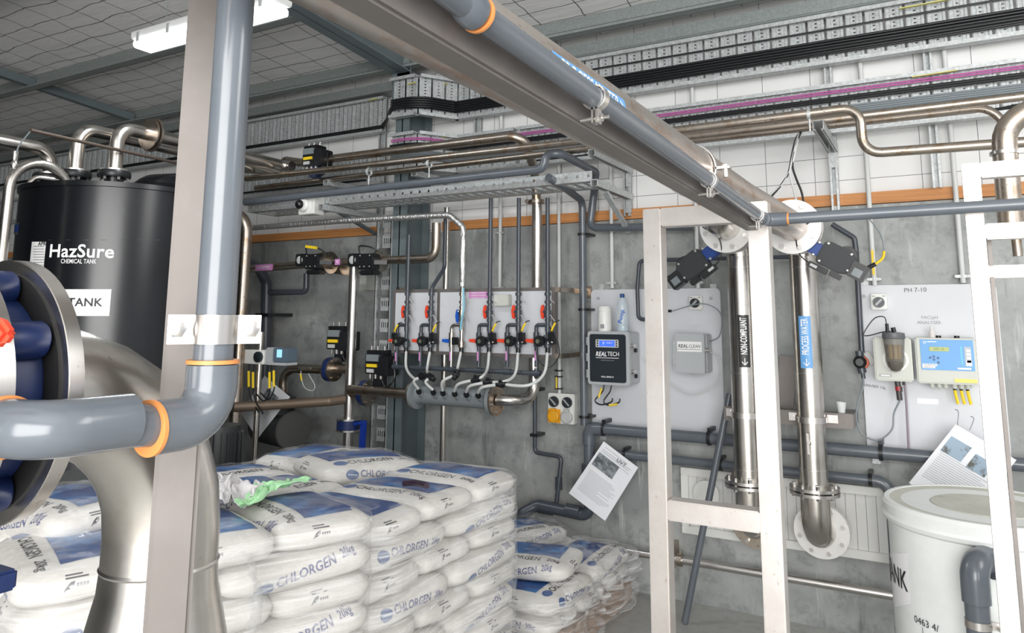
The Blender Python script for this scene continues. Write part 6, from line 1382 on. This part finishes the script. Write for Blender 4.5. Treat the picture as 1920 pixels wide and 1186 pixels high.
def pallet(nm, ox, oy, ang, layers, z0, startB, extra=(), pitch=.0955, wide=False, slack=.006, sc=1., zl=None):
    """(ox,oy) = corner nearest the camera's right (front of the +X face); face runs along local +Y"""
    ca, sa = math.cos(ang), math.sin(ang); sacks = []
    L2 = lambda x, y: (ox+(x*ca-y*sa)*sc, oy+(x*sa+y*ca)*sc)
    pt = T('timber_pallet', f'timber pallet under {nm}', 'pallet', (*L2(-.46, .55), 0))
    for k_ in range(7):
        mb = MB(); y = .0+.155*k_; a, b = L2(-.92, y+.06), L2(0.0, y+.06); mb.bar((*a, .125), (*b, .125), .10, .02); mb.build('deck_board', woodp, pt)
    for k_ in range(3):
        mb = MB(); x = -.04-.42*k_; a, b = L2(x, 0), L2(x, 1.1); mb.bar((*a, .06), (*b, .06), .08, .11); mb.build('bearer', woodp, pt)
    for L_ in range(layers):
        z = z0+pitch*(L_+.5); from_top = layers-1-L_; tp_ = 1 if from_top == 0 else 0; isB = (from_top % 2 == 0) == startB; j = lambda s: random.uniform(-s, s)
        lay = []
        if isB:   # three ends on the face, two long ones behind
            for k_ in range(3): lay.append((-.275, .183+.367*k_, 0, ('near', 'middle', 'far')[k_]+' end-on sack'))
            for k_ in range(2): lay.append((-.735, .275+.55*k_, math.pi/2, ('near', 'far')[k_]+' rear sack'))
            if wide:
                for k_ in range(2): lay.append((-1.10, .275+.55*k_, math.pi/2, ('near', 'far')[k_]+' outer rear sack'))
        else:
            for k_ in range(2): lay.append((-.183, .275+.55*k_, math.pi/2, ('near', 'far')[k_]+' side-on sack'))
            for k_ in range(3): lay.append((-.64, .183+.367*k_, 0, ('near', 'middle', 'far')[k_]+' rear sack'))
        for (x, y, rz, ds) in lay:
            hid = ('rear' in ds and not tp_ and not (ds.startswith('near'))) or ('rear' in ds and tp_ and wide)
            if hid: continue
            xx, yy = L2(x+j(.008), y+j(.008)); 
            sacks.append(copy_sack((0 if nm == N1 else 1 if ds.startswith('near') else 0) if 'side-on' in ds else random.randrange(3), (xx, yy, z), ang+rz+j(.02), f'{ds} of {nm}, {ORD[from_top]} layer down', 'sacks stacked on '+nm, (j(.012), j(.012)), tp_))
    for (x, y, dz, rz, tx, ty, ds) in extra:
        xx, yy = L2(x, y); sacks.append(copy_sack(random.randrange(3), (xx, yy, z0+pitch*layers+dz), ang+rz, f'loose blue-printed sack, {ds} on {nm}', 'sacks stacked on '+nm, (tx, ty), 1))
    for s_ in sacks: s_.scale = (sc, sc, 1)
    bpy.context.view_layer.update()
    vs, fs = [], []
    for s_ in sacks:
        m_ = s_.matrix_world; n0 = len(vs); vs += [m_@v.co for v in s_.data.vertices]; fs += [tuple(n0+i for i in p.vertices) for p in s_.data.polygons]
    bv = BVHTree.FromPolygons(vs, fs)
    # stretch film: a shell drawn in on the sacks from all round
    NX, NZ = 160, 64; z1 = z0+pitch*layers-.012; zl = z0 if zl is None else zl; cx_, cy_ = L2(-.60 if wide else -.46, .55); RR = 1.15
    D = [[0]*(NZ+1) for _ in range(NX)]; dirs = [V((-math.cos(2*math.pi*i/NX), -math.sin(2*math.pi*i/NX), 0)) for i in range(NX)]
    for i in range(NX):
        for j_ in range(NZ+1):
            h = bv.ray_cast(V((cx_, cy_, max(zl+(z1-zl)*j_/NZ, z0+.03)))-dirs[i]*RR, dirs[i], RR); D[i][j_] = h[3] if h[0] else .62
    E_ = [[min(D[(i+a) % NX][min(max(j_+b, 0), NZ)]+.0016*(abs(a)+abs(b)) for a in (-3, -2, -1, 0, 1, 2, 3) for b in (-4, -3, -2, -1, 0, 1, 2, 3, 4))-.004 for j_ in range(NZ+1)] for i in range(NX)]
    b = bmesh.new(); G = []
    for i in range(NX):
        G.append([b.verts.new(V((cx_, cy_, zl+(z1-zl)*j_/NZ))+dirs[i]*(E_[i][j_]-RR-slack*abs(mn.noise(V((i*.16, j_*.11, 1))))-slack*.25*abs(mn.noise(V((i*.3, j_*.16, 4)))))) for j_ in range(NZ+1)])
    for i in range(NX):
        for j_ in range(NZ): b.faces.new((G[i][j_], G[(i+1) % NX][j_], G[(i+1) % NX][j_+1], G[i][j_+1]))
    for f in b.faces: f.smooth = True
    me = bpy.data.meshes.new('stretch_film'); b.to_mesh(me); b.free(); me.materials.append(film); o = bpy.data.objects.new('stretch_film', me); COL.objects.link(o)
    o['label'] = f'clear stretch film wrapped round {nm}'; o['category'] = 'film'
    return bv, sacks, L2
random.seed(11)

bv2, sk2, L2b = pallet(N2, -1.745, 2.06, 0, 9, .135, True, extra=((-.74, .83, -.015, 1.25, .05, .05, 'big hump at the back'), (-.72, .28, -.045, 1.65, .02, .03, 'middle front'), (-1.10, .35, -.035, 1.3, -.03, .05, 'outer front'), (-1.10, .90, -.035, 1.7, .02, .03, 'outer back')), wide=True)
bv1, sk1, L1b = pallet(N1, -2.005, 1.09, -.34, 10, .135, True, sc=.92, extra=((-.62, .22, .02, .3, .03, -.04, 'blue-topped one at the front'),), pitch=.0920)
bv3, sk3, L3b = pallet(N3, -1.74, 3.46, 0, 2, .135, False, extra=((-.30, .33, .06, .15, .04, -.03, 'bright blue one at the front'), (-.60, .75, .055, 1.2, -.03, .04, 'rear one under the loose film'), (-.78, .35, .065, 1.1, .03, .05, 'one nearest the middle pallet')), slack=.10, zl=.02)
for o, _ in protos:
    for ch in list(o.children_recursive): bpy.data.objects.remove(ch)
    bpy.data.objects.remove(o)
# loose film draped over the low pile and the tops
def drape(label, L2, bv, x0, x1, y0, y1, zb, lift=.012, amp=.02, nx=44, ny=44, skirt=.0, m=None, zmin=.2):
    H = {}
    for i in range(nx+1):
        for j in range(ny+1):
            x, y = x0+(x1-x0)*i/nx, y0+(y1-y0)*j/ny; p = L2(x, y); h = bv.ray_cast(V((p[0], p[1], 3)), V((0, 0, -1))); H[i, j] = h[0].z if h[0] else zmin
    b = bmesh.new(); g = {}
    for (i, j) in H:
        z = max(H.get((i+a, j+c), 0)-.010*(abs(a)+abs(c)) for a in range(-4, 5) for c in range(-4, 5)); x, y = x0+(x1-x0)*i/nx, y0+(y1-y0)*j/ny; p = L2(x, y)
        n = abs(mn.noise(V((x*7, y*7, 3))))+.5*abs(mn.noise(V((x*17, y*17, 9))))
        g[i, j] = b.verts.new((p[0], p[1], z+lift+amp*n))
    for i in range(nx):
        for j in range(ny): b.faces.new((g[i, j], g[i+1, j], g[i+1, j+1], g[i, j+1]))
    for f in b.faces: f.smooth = True
    me = bpy.data.meshes.new('loose_film'); b.to_mesh(me); b.free(); me.materials.append(film_t); o = bpy.data.objects.new('loose_film', me); COL.objects.link(o); o['label'] = label; o['category'] = 'film'
drape('crumpled clear film lying loose over the low pallet by the wall', L3b, bv3, -.9, .06, .10, 1.02, 0, .01, .05)
drape('clear film over the top sacks of the tall middle pallet', L2b, bv2, -1.25, .0, .0, 1.1, 0, .006, .015, zmin=.9)
drape('clear film over the top sacks of the left pallet', L1b, bv1, -.9, .0, .02, 1.08, 0, .006, .015, zmin=.9)
def cloth(name, label, c4, bv, m, n=34, folds=3, seed=1, amp=.02):
    P = [aZ(px, py, z) for px, py, z in c4]; b = bmesh.new(); g = {}
    HG = {}
    for i in range(n+1):
        for j in range(n+1):
            u, v = i/n, j/n; p = (P[0]*(1-u)+P[1]*u)*(1-v)+(P[3]*(1-u)+P[2]*u)*v; h = bv.ray_cast(V((p.x, p.y, 3)), V((0, 0, -1))); HG[i, j] = h[0].z if h[0] else p.z-.02
    zs = lambda i, j: max(HG[min(max(i+a, 0), n), min(max(j+c, 0), n)]-.004*(abs(a)+abs(c)) for a in range(-6, 7, 2) for c in range(-6, 7, 2))
    for i in range(n+1):
        for j in range(n+1):
            u, v = i/n, j/n; wv = .04*mn.noise(V((u*3+seed, v*3, 0))); wu = .04*mn.noise(V((u*3, v*3+seed, 5)))
            p = (P[0]*(1-u)+P[1]*u)*(1-v)+(P[3]*(1-u)+P[2]*u)*v+V((wu, wv, 0)); z = zs(i, j); f = amp*(1+math.sin((u*folds+v*1.3+mn.noise(V((u*4, v*4, seed))))*6.28))*.6+amp*1.1*abs(mn.noise(V((u*6, v*6, seed*2))))
            g[i, j] = b.verts.new((p.x, p.y, z+.026+f))
    for i in range(n):
        for j in range(n): b.faces.new((g[i, j], g[i+1, j], g[i+1, j+1], g[i, j+1]))
    for f in b.faces: f.smooth = True
    me = bpy.data.meshes.new(name); b.to_mesh(me); b.free(); me.materials.append(m); o = bpy.data.objects.new(name, me); COL.objects.link(o); o['label'] = label; o['category'] = 'cloth'
    sm = o.modifiers.new('thick', 'SOLIDIFY'); sm.thickness = .004; ss_ = o.modifiers.new('sub', 'SUBSURF'); ss_.levels = ss_.render_levels = 1
cloth('cleaning_cloth', 'pale green microfibre cloth lying on the left pallet', ((462, 932, 1.07), (522, 896, 1.10), (582, 908, 1.08), (438, 972, 1.06)), bv1, clothg, 34, 1.2, 2, .016)
cloth('crumpled_rag', 'crumpled white rag on the left pallet beside the green cloth', ((400, 900, 1.10), (492, 890, 1.12), (478, 925, 1.10), (404, 945, 1.10)), bv1, clothw, 40, 2.2, 5, .022)
S('dark_strap', MB().tube([aZ(757, 906, 1.03), aZ(780, 905, 1.04), aZ(800, 910, 1.05)], .012, 8, smooth=4), mat('strap_dark', (.03, .015, .03), .4), 'short dark strap lying on the tall middle pallet between sacks', 'strap')
